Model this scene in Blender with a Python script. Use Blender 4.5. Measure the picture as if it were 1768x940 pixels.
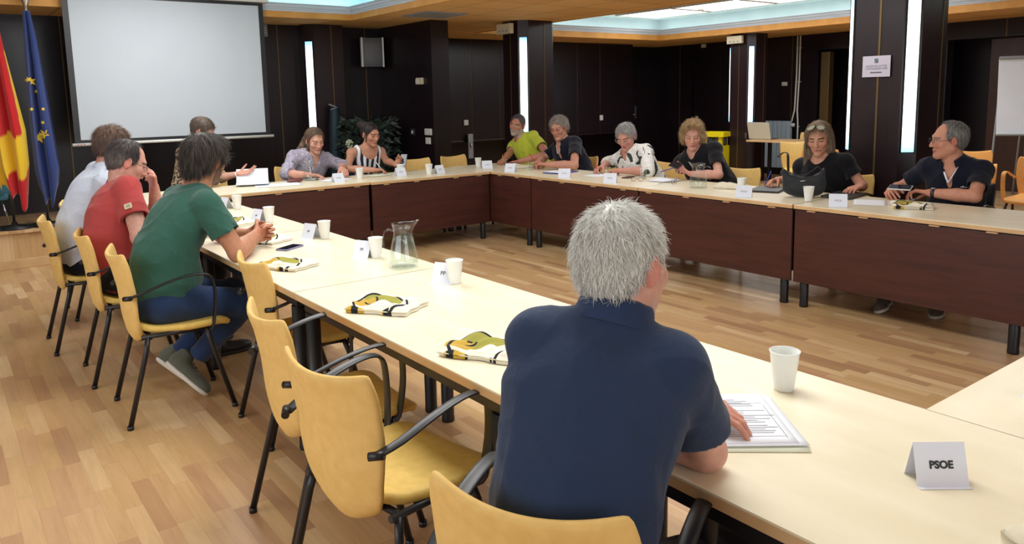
import bpy, bmesh, math, random
import numpy as np
from mathutils import Vector, Matrix, Euler
random.seed(7)
SC = bpy.context.scene
for o in list(bpy.data.objects): bpy.data.objects.remove(o)
COL = SC.collection
PI = math.pi

# ---------------------------------------------------------------- camera
F_PX, PPX, PPY = 1330.8, 878.0, 355.2
YAW, PITCH, ROLL, CAM_H = .6431, .1403, -.0206, 1.54
fw = Vector((math.sin(YAW)*math.cos(PITCH), math.cos(YAW)*math.cos(PITCH), -math.sin(PITCH)))
rt = Vector((math.cos(YAW), -math.sin(YAW), 0)); upv = rt.cross(fw)
rt2 = rt*math.cos(ROLL)+upv*math.sin(ROLL); up2 = -rt*math.sin(ROLL)+upv*math.cos(ROLL)
cd = bpy.data.cameras.new('camera'); cam = bpy.data.objects.new('camera', cd); COL.objects.link(cam)
cam.matrix_world = Matrix(((rt2.x, up2.x, -fw.x, 0), (rt2.y, up2.y, -fw.y, 0), (rt2.z, up2.z, -fw.z, CAM_H), (0, 0, 0, 1)))
cd.sensor_fit = 'HORIZONTAL'; cd.sensor_width = 36.0; cd.lens = F_PX/1768*36
cd.shift_x = (884-PPX)/1768; cd.shift_y = (PPY-470)/1768
cd.clip_start = .05; cd.clip_end = 100
SC.camera = cam

# ---------------------------------------------------------------- light, exposure
SC.view_settings.view_transform = 'Standard'; SC.view_settings.look = 'None'
SC.view_settings.gamma = 1; SC.view_settings.use_curve_mapping = False
SC.view_settings.exposure = 0.0
SC.render.film_transparent = False
SC.cycles.use_denoising = True
SC.cycles.max_bounces = 8; SC.cycles.transparent_max_bounces = 12
SC.cycles.sample_clamp_indirect = 4
W = bpy.data.worlds.new('world'); SC.world = W; W.use_nodes = True
W.node_tree.nodes['Background'].inputs[0].default_value = (.75, .85, 1, 1)
W.node_tree.nodes['Background'].inputs[1].default_value = .35
def area(name, loc, rot, sx, sy, power, col=(1, .97, .93)):
    l = bpy.data.lights.new(name, 'AREA'); l.shape = 'RECTANGLE'; l.size = sx; l.size_y = sy
    l.energy = power; l.color = col
    o = bpy.data.objects.new(name, l); o.location = loc; o.rotation_euler = rot; COL.objects.link(o)
    return o
# ceiling fittings in the two trays over the hall, and daylight from the windows behind the camera
for i, (x, y) in enumerate([(1.9, 2.0), (1.9, 4.6), (1.9, 7.2)]):
    area('ceiling_lamp_tray', (x, y, 2.86), (0, 0, 0), 1.2, 1.8, 58, (1, .985, .97))
for i, (x, y) in enumerate([(8.9, 3.0), (8.9, 5.6), (8.9, 8.2)]):
    area('ceiling_lamp_tray', (x, y, 2.86), (0, 0, 0), 1.2, 1.8, 32, (.93, .97, 1))
area('ceiling_lamp_middle', (5.6, 4.6, 2.49), (0, 0, 0), .6, 3.0, 24, (.95, .98, 1))
area('window_daylight', (1.5, -3.3, 1.6), (math.radians(90), 0, 0), 5.0, 1.6, 75, (.88, .94, 1))
area('window_daylight_side', (-2.6, 2.5, 1.6), (math.radians(90), 0, math.radians(-90)), 5.0, 1.6, 85, (.88, .94, 1))

# ---------------------------------------------------------------- materials
MATS = {}
def nodes_of(m): return m.node_tree.nodes, m.node_tree.links
def new_mat(name, col=(.8, .8, .8), rough=.5, spec=.5, metal=0, **kw):
    m = bpy.data.materials.new(name); m.use_nodes = True
    b = m.node_tree.nodes['Principled BSDF']
    b.inputs['Base Color'].default_value = (*col, 1); b.inputs['Roughness'].default_value = rough
    b.inputs['Specular IOR Level'].default_value = spec; b.inputs['Metallic'].default_value = metal
    for k, v in kw.items(): b.inputs[k.replace('_', ' ')].default_value = v
    MATS[name] = m
    return m
def srgb(r, g, b):
    f = lambda c: (c/255/12.92) if c/255 <= .04045 else ((c/255+.055)/1.055)**2.4
    return (f(r), f(g), f(b))
def coord(m, kind='Object', scale=(1, 1, 1), rot=(0, 0, 0)):
    n, l = nodes_of(m); t = n.new('ShaderNodeTexCoord'); mp = n.new('ShaderNodeMapping')
    mp.inputs['Scale'].default_value = scale; mp.inputs['Rotation'].default_value = rot
    l.new(t.outputs[kind], mp.inputs[0]); return mp.outputs[0]
def noise(m, vec, scale, detail=3, rough=.5, dist=0):
    n, l = nodes_of(m); t = n.new('ShaderNodeTexNoise')
    t.inputs['Scale'].default_value = scale; t.inputs['Detail'].default_value = detail
    t.inputs['Roughness'].default_value = rough; t.inputs['Distortion'].default_value = dist
    l.new(vec, t.inputs['Vector']); return t.outputs['Fac']
def ramp(m, fac, stops, interp='LINEAR'):
    n, l = nodes_of(m); r = n.new('ShaderNodeValToRGB'); cr = r.color_ramp; cr.interpolation = interp
    while len(cr.elements) < len(stops): cr.elements.new(.5)
    for e, (p, c) in zip(cr.elements, stops): e.position = p; e.color = (*c, 1)
    l.new(fac, r.inputs[0]); return r.outputs[0]
def to_base(m, out): m.node_tree.links.new(out, m.node_tree.nodes['Principled BSDF'].inputs['Base Color'])
def bump(m, fac, strength=.2, dist=.002):
    n, l = nodes_of(m); b = n.new('ShaderNodeBump'); b.inputs['Strength'].default_value = strength
    b.inputs['Distance'].default_value = dist; l.new(fac, b.inputs['Height'])
    l.new(b.outputs[0], n['Principled BSDF'].inputs['Normal'])
def noisy(name, c1, c2, scale=8, rough=.5, stretch=(1, 1, 1), spec=.5, bumpy=0, detail=4, kind='Object', **kw):
    m = new_mat(name, c1, rough, spec, **kw); v = coord(m, kind, stretch)
    f = noise(m, v, scale, detail); to_base(m, ramp(m, f, [(.3, c1), (.7, c2)]))
    if bumpy: bump(m, noise(m, v, scale*6, 2), bumpy)
    return m
def soft_folds(m, v):
    n, l = nodes_of(m); b = n['Principled BSDF']; old = b.inputs['Normal'].links[0].from_socket
    t = n.new('ShaderNodeBump'); t.inputs['Strength'].default_value = .5; t.inputs['Distance'].default_value = .012
    l.new(noise(m, v, 11, 3, .55, .8), t.inputs['Height']); l.new(old, t.inputs['Normal']); l.new(t.outputs[0], b.inputs['Normal'])
def fabric(name, c, rough=.9, var=.12, weave=700, bs=.25):
    c2 = tuple(x*(1-var) for x in c); m = new_mat(name, c, rough, .2)
    v = coord(m); to_base(m, ramp(m, noise(m, v, 9, 4), [(.3, c), (.7, c2)]))
    bump(m, noise(m, v, weave, 2), bs, .0008); soft_folds(m, v); m.node_tree.nodes['Principled BSDF'].inputs['Sheen Weight'].default_value = .15
    return m
def emis(name, col, strength):
    m = new_mat(name, (.9, .9, .9), .5); b = m.node_tree.nodes['Principled BSDF']
    b.inputs['Emission Color'].default_value = (*col, 1); b.inputs['Emission Strength'].default_value = strength
    return m
# walls: dark mahogany veneer, satin lacquer
def wood_dark(name, c1, c2, rough=.32, axis='z'):
    m = new_mat(name, c1, rough, .5); st = {'z': (9, 9, .7), 'x': (.7, 9, 9), 'y': (9, .7, 9)}[axis]
    v = coord(m, 'Object', st); to_base(m, ramp(m, noise(m, v, 3.2, 6, .6, .6), [(.3, c1), (.72, c2)]))
    return m
wood_dark('wall_veneer', (.0060, .0038, .0062), (.0150, .0068, .0095), .32)
wood_dark('pillar_veneer', (.014, .0078, .0105), (.026, .0110, .0130), .30)
wood_dark('door_veneer', (.030, .0110, .0085), (.055, .019, .013), .35)
wood_dark('panel_veneer_y', (.042, .0110, .0085), (.078, .020, .014), .42, 'y')
wood_dark('panel_veneer_x', (.042, .0110, .0085), (.078, .020, .014), .42, 'x')
new_mat('brass_trim', srgb(120, 98, 62), .35, .5, .6)
new_mat('dark_gap', (.004, .004, .005), .6)
noisy('ceiling_tile', srgb(226, 182, 118), srgb(214, 168, 106), 5, .8, spec=.2)
noisy('fascia_wood', srgb(222, 160, 78), srgb(205, 142, 66), 6, .55)
noisy('plaster_white', srgb(206, 214, 222), srgb(196, 206, 216), 3, .8)
noisy('upper_ceiling', srgb(196, 202, 205), srgb(186, 193, 198), 3, .85)
emis('cove_glow', (.84, 1, .84), 4.8)
emis('cove_glow_cyan', (.50, .96, 1), 9)
emis('lamp_panel', (1, 1, 1), 4.0)
new_mat('metal_black', (.010, .010, .012), .38, .5)
new_mat('plastic_black', (.016, .016, .018), .42, .5)
new_mat('plastic_darkgrey', (.035, .038, .042), .5, .5)
new_mat('plastic_white', srgb(222, 222, 216), .45)
new_mat('plastic_cream', srgb(214, 204, 176), .5)
new_mat('plastic_grey', srgb(150, 154, 158), .5)
new_mat('chrome', (.75, .75, .76), .2, .5, 1)
new_mat('brushed_steel', (.45, .46, .48), .35, .5, 1)
noisy('chair_yellow', srgb(230, 192, 118), srgb(221, 182, 106), 30, .62, spec=.35, bumpy=.08)
noisy('chair_yellow_seat', srgb(228, 194, 106), srgb(214, 180, 92), 30, .6, spec=.35, bumpy=.08)
noisy('chair_orange', srgb(244, 178, 98), srgb(238, 168, 88), 30, .55, spec=.35)
noisy('table_maple', srgb(236, 228, 202), srgb(228, 216, 186), 3.0, .30, (3, .8, 1), spec=.5)
noisy('table_edge', srgb(212, 176, 130), srgb(198, 160, 114), 8, .45)
noisy('paper', srgb(238, 241, 248), srgb(232, 236, 244), 3, .75, spec=.2)
noisy('paper_cream', srgb(226, 228, 208), srgb(218, 222, 200), 3, .75, spec=.2)
noisy('card_white', srgb(226, 230, 242), srgb(218, 223, 236), 3, .6, spec=.3)
new_mat('ink', (.012, .012, .016), .6)
new_mat('ink_grey', (.22, .22, .25), .7)
def stage_mat():
    pass

# floor: three-strip laminate, strips run along world Y
def floor_material(name, w=.066, L=.46, ax=0, ay=1):
    m = new_mat(name, (.5, .35, .2), .30, .5); n, l = nodes_of(m)
    tc = n.new('ShaderNodeTexCoord'); sp = n.new('ShaderNodeSeparateXYZ'); l.new(tc.outputs['Object'], sp.inputs[0])
    def mth(op, a, b=None, c=None):
        t = n.new('ShaderNodeMath'); t.operation = op
        for i, v in enumerate([a, b, c]):
            if v is None: continue
            if isinstance(v, (int, float)): t.inputs[i].default_value = v
            else: l.new(v, t.inputs[i])
        return t.outputs[0]
    row = mth('DIVIDE', sp.outputs[ax], w); ri = mth('FLOOR', row)
    wn = n.new('ShaderNodeTexWhiteNoise'); wn.noise_dimensions = '1D'; l.new(ri, wn.inputs['W'])
    col = mth('ADD', mth('DIVIDE', sp.outputs[ay], L), mth('MULTIPLY', wn.outputs['Value'], 7.3)); ci = mth('FLOOR', col)
    cb = n.new('ShaderNodeCombineXYZ'); l.new(ri, cb.inputs[0]); l.new(ci, cb.inputs[1])
    w2 = n.new('ShaderNodeTexWhiteNoise'); w2.noise_dimensions = '2D'; l.new(cb.outputs[0], w2.inputs['Vector'])
    tone = ramp(m, w2.outputs['Value'], [(0, srgb(176, 136, 98)), (.2, srgb(196, 155, 114)), (.5, srgb(208, 170, 124)), (.75, srgb(202, 165, 115)), (1, srgb(226, 194, 150))])
    # grain along the strip, shifted per strip
    sc = [26., 26., 26.]; sc[ay] = 2.2
    mp = n.new('ShaderNodeMapping'); mp.inputs['Scale'].default_value = sc; l.new(tc.outputs['Object'], mp.inputs[0])
    ad = n.new('ShaderNodeVectorMath'); ad.operation = 'ADD'; l.new(mp.outputs[0], ad.inputs[0])
    ms = n.new('ShaderNodeVectorMath'); ms.operation = 'SCALE'; l.new(w2.outputs['Color'], ms.inputs[0]); ms.inputs['Scale'].default_value = 20; l.new(ms.outputs[0], ad.inputs[1])
    g = noise(m, ad.outputs[0], 1.2, 5, .6, .8)
    gr = ramp(m, g, [(.3, (.80, .77, .73)), (.65, (1, 1, 1))])
    mx = n.new('ShaderNodeMix'); mx.data_type = 'RGBA'; mx.blend_type = 'MULTIPLY'; mx.inputs[0].default_value = .75
    l.new(tone, mx.inputs[6]); l.new(gr, mx.inputs[7])
    # seams
    fr = mth('FRACT', row); fc = mth('FRACT', col)
    s1 = mth('LESS_THAN', fr, .02); s2 = mth('LESS_THAN', fc, .005); s = mth('MAXIMUM', s1, s2)
    m2 = n.new('ShaderNodeMix'); m2.data_type = 'RGBA'; m2.blend_type = 'MULTIPLY'
    l.new(mth('MULTIPLY', s, .35), m2.inputs[0]); l.new(mx.outputs[2], m2.inputs[6]); m2.inputs[7].default_value = (.35, .25, .18, 1)
    to_base(m, m2.outputs[2]); return m
floor_material('laminate'); floor_material('stage_front_wood', .14, .30, 0, 2)

# ---------------------------------------------------------------- object helpers
def tag(o, label=None, cat=None, group=None, kind=None):
    if label: o['label'] = label
    if cat: o['category'] = cat
    if group: o['group'] = group
    if kind: o['kind'] = kind
    return o
def empty(name, loc=(0, 0, 0), rz=0, label=None, cat=None, group=None):
    o = bpy.data.objects.new(name, None); o.empty_display_size = .1; o.location = loc; o.rotation_euler = (0, 0, rz)
    COL.objects.link(o); tag(o, label, cat, group); return o
def obj_from(name, me, mats, parent=None):
    for m in (mats if isinstance(mats, (list, tuple)) else [mats]): me.materials.append(MATS[m] if isinstance(m, str) else m)
    o = bpy.data.objects.new(name, me); COL.objects.link(o)
    if parent: o.parent = parent
    return o
class MB:
    """collects shapes, then links them as one mesh object"""
    def __init__(s): s.v = []; s.f = []; s.m = []; s.sm = []
    def add(s, vs, fs, mi=0, smooth=False, M=None):
        b = len(s.v)
        s.v += [tuple(M @ Vector(v)) if M is not None else tuple(v) for v in vs]
        s.f += [[b+i for i in f] for f in fs]; s.m += [mi]*len(fs); s.sm += [smooth]*len(fs); return s
    def box(s, c, d, mi=0, bev=0, M=None):
        cx, cy, cz = c; x, y, z = d[0]/2, d[1]/2, d[2]/2
        if bev <= 0:
            vs = [(cx+a*x, cy+b*y, cz+e*z) for a in (-1, 1) for b in (-1, 1) for e in (-1, 1)]
            return s.add(vs, [(0, 1, 3, 2), (4, 6, 7, 5), (0, 4, 5, 1), (2, 3, 7, 6), (0, 2, 6, 4), (1, 5, 7, 3)], mi, False, M)
        bm = bmesh.new(); bmesh.ops.create_cube(bm, size=1)
        for v in bm.verts: v.co = Vector((cx+v.co.x*2*x, cy+v.co.y*2*y, cz+v.co.z*2*z))
        bmesh.ops.bevel(bm, geom=bm.edges[:], offset=bev, segments=2, affect='EDGES', profile=.5)
        bm.verts.index_update()
        s.add([v.co[:] for v in bm.verts], [[v.index for v in f.verts] for f in bm.faces], mi, False, M); bm.free(); return s
    def lathe(s, prof, n=24, mi=0, c=(0, 0, 0), M=None, smooth=True, cap=True):
        vs = []; fs = []
        for r, z in prof:
            for k in range(n):
                a = 2*PI*k/n; vs.append((c[0]+r*math.cos(a), c[1]+r*math.sin(a), c[2]+z))
        for i in range(len(prof)-1):
            for k in range(n):
                k2 = (k+1) % n; fs.append((i*n+k, i*n+k2, (i+1)*n+k2, (i+1)*n+k))
        s.add(vs, fs, mi, smooth, M)
        if cap:
            b = len(s.v)-len(vs); s.f.append([b+k for k in range(n)][::-1]); s.m.append(mi); s.sm.append(False)
            s.f.append([b+(len(prof)-1)*n+k for k in range(n)]); s.m.append(mi); s.sm.append(False)
        return s
    def tube(s, pts, r, n=10, mi=0, M=None, flat=1.0, closed=False, upref=None, smooth=True):
        P = [Vector(p) for p in pts]; R = r if isinstance(r, (list, tuple)) else [r]*len(P)
        vs = []; fs = []; prev = None
        for i, p in enumerate(P):
            if closed: t = (P[(i+1) % len(P)]-P[i-1]).normalized()
            else: t = (P[min(i+1, len(P)-1)]-P[max(i-1, 0)]).normalized()
            if upref is not None: u = Vector(upref)
            elif prev is None: u = Vector((0, 0, 1)) if abs(t.z) < .9 else Vector((1, 0, 0))
            else: u = prev
            a = (u-t*u.dot(t)); a = a.normalized() if a.length > 1e-6 else t.orthogonal().normalized()
            b = t.cross(a); prev = a
            for k in range(n):
                w = 2*PI*k/n; vs.append(p+a*math.cos(w)*R[i]*flat+b*math.sin(w)*R[i])
        m = len(P)
        for i in range(m if closed else m-1):
            for k in range(n):
                k2 = (k+1) % n; j = (i+1) % m; fs.append((i*n+k, i*n+k2, j*n+k2, j*n+k))
        s.add([v[:] for v in vs], fs, mi, smooth, M)
        if not closed:
            b0 = len(s.v)-len(vs); s.f.append([b0+k for k in range(n)][::-1]); s.f.append([b0+(m-1)*n+k for k in range(n)])
            s.m += [mi, mi]; s.sm += [False, False]
        return s
    def grid(s, fn, nu, nv, mi=0, thick=0, smooth=True, M=None, nrm=None):
        """fn(u,v)->Vector over [0,1]^2, optionally given a thickness"""
        P = [[Vector(fn(i/(nu-1), j/(nv-1))) for j in range(nv)] for i in range(nu)]
        if thick <= 0:
            vs = [p for r_ in P for p in r_]
            fs = [(i*nv+j, (i+1)*nv+j, (i+1)*nv+j+1, i*nv+j+1) for i in range(nu-1) for j in range(nv-1)]
            return s.add([v[:] for v in vs], fs, mi, smooth, M)
        N = [[None]*nv for _ in range(nu)]
        for i in range(nu):
            for j in range(nv):
                a = P[min(i+1, nu-1)][j]-P[max(i-1, 0)][j]; b = P[i][min(j+1, nv-1)]-P[i][max(j-1, 0)]
                c = a.cross(b); N[i][j] = c.normalized() if c.length > 1e-9 else Vector((0, 0, 1))
        top = [P[i][j]+N[i][j]*thick/2 for i in range(nu) for j in range(nv)]
        bot = [P[i][j]-N[i][j]*thick/2 for i in range(nu) for j in range(nv)]
        o = nu*nv; fs = []
        for i in range(nu-1):
            for j in range(nv-1):
                q = (i*nv+j, (i+1)*nv+j, (i+1)*nv+j+1, i*nv+j+1)
                fs.append(q); fs.append(tuple(o+k for k in q[::-1]))
        for i in range(nu-1):
            a, b = i*nv, (i+1)*nv; fs.append((b, a, o+a, o+b))
            a, b = i*nv+nv-1, (i+1)*nv+nv-1; fs.append((a, b, o+b, o+a))
        for j in range(nv-1):
            a, b = j, j+1; fs.append((a, b, o+b, o+a))
            a, b = (nu-1)*nv+j, (nu-1)*nv+j+1; fs.append((b, a, o+a, o+b))
        return s.add([v[:] for v in top+bot], fs, mi, smooth, M)
    def prism(s, poly, z0, z1, mi=0, M=None):
        n = len(poly); vs = [(x, y, z0) for x, y in poly]+[(x, y, z1) for x, y in poly]
        fs = [list(range(n))[::-1], [n+i for i in range(n)]]+[(i, (i+1) % n, n+(i+1) % n, n+i) for i in range(n)]
        return s.add(vs, fs, mi, False, M)
    def ball(s, c, r, n=12, mi=0, M=None):
        rr = r if isinstance(r, (list, tuple)) else (r, r, r); vs = []; fs = []; h = n//2
        for i in range(h+1):
            t = PI*i/h
            for k in range(n):
                a = 2*PI*k/n; vs.append((c[0]+rr[0]*math.sin(t)*math.cos(a), c[1]+rr[1]*math.sin(t)*math.sin(a), c[2]+rr[2]*math.cos(t)))
        for i in range(h):
            for k in range(n): fs.append((i*n+k, (i+1)*n+k, (i+1)*n+(k+1) % n, i*n+(k+1) % n))
        return s.add(vs, fs, mi, True, M)
    def build(s, name, mats, parent=None, loc=None, rz=0):
        me = bpy.data.meshes.new(name); me.from_pydata([tuple(v) for v in s.v], [], s.f)
        me.polygons.foreach_set('material_index', s.m); me.polygons.foreach_set('use_smooth', s.sm)
        me.validate(clean_customdata=False); me.update()
        o = obj_from(name, me, mats, parent)
        if loc is not None: o.location = loc; o.rotation_euler = (0, 0, rz)
        return o
def copy_tree(o, parent=None):
    c = o.copy(); COL.objects.link(c)
    if parent: c.parent = parent
    for ch in list(o.children): copy_tree(ch, c)
    return c
def struct(o): o['kind'] = 'structure'; return o
def text_obj(name, body, size, mat, M, parent, bold=0.0, extrude=.0003, align='CENTER'):
    cu = bpy.data.curves.new(name, 'FONT'); cu.body = body; cu.size = size; cu.align_x = align; cu.align_y = 'CENTER'
    cu.extrude = extrude; cu.offset = bold; cu.resolution_u = 3
    t = bpy.data.objects.new(name+'_tmp', cu); COL.objects.link(t)
    dg = bpy.context.evaluated_depsgraph_get(); me = bpy.data.meshes.new_from_object(t.evaluated_get(dg))
    bpy.data.objects.remove(t); bpy.data.curves.remove(cu)
    me.transform(M); me.materials.clear(); return obj_from(name, me, mat, parent)
# ================================================================ THE ROOM
ZS = 2.52; ZU = 2.92
X0, X1, Y0 = -2.75, 12.65, -3.6
YS, YB = 9.9, 11.5          # screen wall, far back wall
m = MB(); m.box(((X0+X1)/2, (Y0+YB)/2, -.05), (X1-X0+.4, YB-Y0+.4, .1)); struct(m.build('floor', 'laminate'))
# raised platform under the screen
m = MB(); m.box(((X0+5.2)/2, (8.66+YS)/2, .17), (5.2-X0, YS-8.66, .34), 0)
m.box(((X0+5.2)/2, (8.62+YS)/2, .355), (5.2-X0, YS-8.62, .03), 1, .004)
o = m.build('trim_1', ['stage_front_wood', 'laminate']); struct(o)
m = MB(); m.box(((X0+5.2)/2, 8.648, .045), (5.2-X0, .022, .09), 0, .004); struct(m.build('baseboard_stage', 'table_edge'))

def wall(name, c, d): m = MB(); m.box(c, d); return struct(m.build(name, 'wall_veneer'))
wall('wall_screen', ((X0+5.2)/2, YS+.06, ZS/2), (5.2-X0, .12, ZS))
wall('wall_wing', (5.33, (8.5+YB)/2, ZS/2), (.26, YB-8.5, ZS))
def brass(name, pts, horiz=False):
    pass
def seam_y(x, y, z0=0.02, z1=ZS, w=.012):       # brass strip on a wall facing -Y
    m = MB(); m.box((x, y-.002, (z0+z1)/2), (w, .006, z1-z0)); return struct(m.build('trim_2', 'brass_trim'))
def seam_x(x, y, z0=0.02, z1=ZS, w=.014):
    m = MB(); m.box((x-.002, y, (z0+z1)/2), (.006, w, z1-z0)); return struct(m.build('trim_3', 'brass_trim'))
for x in (-1.85, -.28, 1.29, 2.86, 3.74, 4.985): seam_y(x, YS, .37)
# far back wall with cupboards, a niche and a door
wall('wall_back', ((5.46+X1)/2, YB+.06, ZS/2), (X1-5.46, .12, ZS))
for x in (7.50, 8.09, 9.90, 10.49, 11.11): seam_y(x, YB-.52 if x < 11 else YB-.52, .80)
def cupboard(x0, x1, y, doors, label):
    t = empty('wall_cupboard', ((x0+x1)/2, y, 0), 0, label, 'cupboard'); w = x1-x0; cx = 0
    m = MB(); m.box((0, .26, 1.66), (w, .5, 1.72)); m.box((0, .26, .03), (w, .5, .06)); m.box((-w/2+.015, .26, .45), (.03, .5, .84)); m.box((w/2-.015, .26, .45), (.03, .5, .84))
    m.box((0, .5, .45), (w, .02, .84)); m.build('carcass', 'wall_veneer', t)
    m = MB(); m.box((0, .0, .80), (w, .06, .03), 0, .004); m.build('shelf', 'pillar_veneer', t)
    n = len(doors)-1
    for i in range(n):
        a, b = doors[i]-(x0+x1)/2, doors[i+1]-(x0+x1)/2
        m = MB(); m.box(((a+b)/2, -.002, 1.66), (b-a-.012, .02, 1.68), 0, .003); m.build('door', 'wall_veneer', t)
    return t
cupboard(6.9, 8.9, YB-.52, (6.9, 7.5, 8.09, 8.9), 'dark wood wall cupboards over an open niche, left of the pillar')
cupboard(9.2, 11.4, YB-.52, (9.2, 9.9, 10.49, 11.4), 'dark wood wall cupboards over an open niche, right of the pillar')
# right wall, with door openings
WX = X1-.02
def wall_r(y0, y1, z0=0, z1=ZS): m = MB(); m.box((X1+.08, (y0+y1)/2, (z0+z1)/2), (.2, y1-y0, z1-z0)); return struct(m.build('wall_right', 'wall_veneer'))
wall_r(10.5, YB+.1); wall_r(9.75, 10.5, 2.28, ZS); wall_r(7.70, 9.75); wall_r(5.9, 7.70, 2.24, ZS); wall_r(5.55, 5.9)
wall_r(3.9, 5.55, 2.26, ZS); wall_r(Y0, 3.9)
for y in (10.82, 8.21, 3.1, 1.6): seam_x(X1-.02, y)
for y in (6.9, 4.75): seam_x(X1-.02, y, 2.26, ZS)
def door(n, hinge, yaw, w, h, mat, label=None, handle=True, flip=1):
    t = empty('door_%d' % n, hinge, yaw); struct(t)
    m = MB(); m.box((0, flip*w/2, h/2), (.045, w, h), 0, .004); l = struct(m.build('door_leaf', mat, t))
    if handle:
        m = MB(); m.box((-.03, flip*(w-.07), 1.03), (.012, .045, .22), 0, .004)
        m.tube([(-.03, flip*(w-.07), 1.06), (-.075, flip*(w-.07), 1.06), (-.08, flip*(w-.18), 1.06)], .009, 8)
        m.build('door_handle', 'chrome', t)
    return t
door(1, (X1+.02, 9.78, 0), 0, .70, 2.26, 'wall_veneer')
door(2, (X1+.10, 5.93, 0), 0, 1.25, 2.22, 'door_veneer')
door(3, (X1+.08, 3.92, 0), 0, 1.05, 2.24, 'door_veneer', handle=False)
m = MB(); m.box((X1+.02, 7.55, 1.10), (.14, .16, 2.2), 0, .004); struct(m.build('trim_4', 'ceiling_wood_trim' if 'ceiling_wood_trim' in MATS else 'brass_trim'))
m = MB(); m.box((X1+.03, 4.42, 1.10), (.03, .03, 2.2)); struct(m.build('trim_4', 'brass_trim'))
m = MB(); m.box((X1+.75, 6.9, 1.2), (.05, 9.0, 2.6)); struct(m.build('wall_corridor', 'wall_veneer'))
# door in the back wall
t = empty('door_4', (11.55, YB-.03, 0), 0); struct(t)
m = MB(); m.box((.42, 0, 1.13), (.84, .05, 2.26), 0, .004); struct(m.build('door_leaf', 'wall_veneer', t))
m = MB(); m.box((.40, -.04, 1.16), (.05, .015, .26), 0, .004); m.tube([(.40, -.045, 1.12), (.40, -.09, 1.12), (.28, -.095, 1.12)], .009, 8); m.build('door_handle', 'chrome', t)
# walls behind and beside the camera, with windows
def plain(name, c, d): m = MB(); m.box(c, d); return struct(m.build(name, 'plaster_white'))
for nm, c, d in [('wall_near', ((X0+X1)/2, Y0-.1, .4), (X1-X0, .2, .8)), ('wall_near', ((X0+X1)/2, Y0-.1, 2.5), (X1-X0, .2, .9)),
                 ('wall_left', (X0-.1, (Y0+YS)/2, .4), (.2, YS-Y0, .8)), ('wall_left', (X0-.1, (Y0+YS)/2, 2.5), (.2, YS-Y0, .9)),
                 ('wall_left', (X0-.1, 8.2, 1.4), (.2, 3.4, 1.3)), ('wall_near', (8.9, Y0-.1, 1.4), (7.5, .2, 1.3)), ('wall_near', (-2.2, Y0-.1, 1.4), (1.1, .2, 1.3)), ('wall_left', (X0-.1, -2.5, 1.4), (.2, 2.2, 1.3))]:
    plain(nm, c, d)

# ---------------------------------------------------------------- ceiling: tiled soffit with two raised, lit trays
T1 = (-.6, .3, 4.35, 8.95); T2 = (6.88, 1.2, 11.02, 9.92)
def tile_material():
    m = MATS['ceiling_tile']; n, l = nodes_of(m); v = coord(m, 'Object')
    br = n.new('ShaderNodeTexBrick'); br.offset = 0; br.inputs['Scale'].default_value = 1
    br.inputs['Brick Width'].default_value = .6; br.inputs['Row Height'].default_value = .6; br.inputs['Mortar Size'].default_value = .006
    br.inputs['Color1'].default_value = (*srgb(228, 184, 122), 1); br.inputs['Color2'].default_value = (*srgb(216, 170, 108), 1); br.inputs['Mortar'].default_value = (*srgb(140, 104, 64), 1)
    l.new(v, br.inputs['Vector']); to_base(m, br.outputs['Color'])
tile_material()
m = MB(); xs = sorted([X0-.2, T1[0], T1[2], T2[0], T2[2], X1+.9]); 
def slab(x0, x1, y0, y1):
    if x1 > x0 and y1 > y0: m.box(((x0+x1)/2, (y0+y1)/2, ZS+.02), (x1-x0, y1-y0, .04))
slab(X0-.2, T1[0], Y0-.2, YB+.2); slab(T1[2], T2[0], Y0-.2, YB+.2); slab(T2[2], X1+.9, Y0-.2, YB+.2)
slab(T1[0], T1[2], Y0-.2, T1[1]); slab(T1[0], T1[2], T1[3], YB+.2); slab(T2[0], T2[2], Y0-.2, T2[1]); slab(T2[0], T2[2], T2[3], YB+.2)
struct(m.build('ceiling', 'ceiling_tile'))
def ring(m, R, w, z0, z1, mi=0, out=0):
    """rectangular frame of width w outward from R, pushed inward by -out"""
    x0, y0, x1, y1 = R[0]+out, R[1]+out, R[2]-out, R[3]-out
    m.box(((x0+x1)/2, y0-w/2, (z0+z1)/2), (x1-x0+2*w, w, z1-z0), mi); m.box(((x0+x1)/2, y1+w/2, (z0+z1)/2), (x1-x0+2*w, w, z1-z0), mi)
    m.box((x0-w/2, (y0+y1)/2, (z0+z1)/2), (w, y1-y0, z1-z0), mi); m.box((x1+w/2, (y0+y1)/2, (z0+z1)/2), (w, y1-y0, z1-z0), mi)
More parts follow.
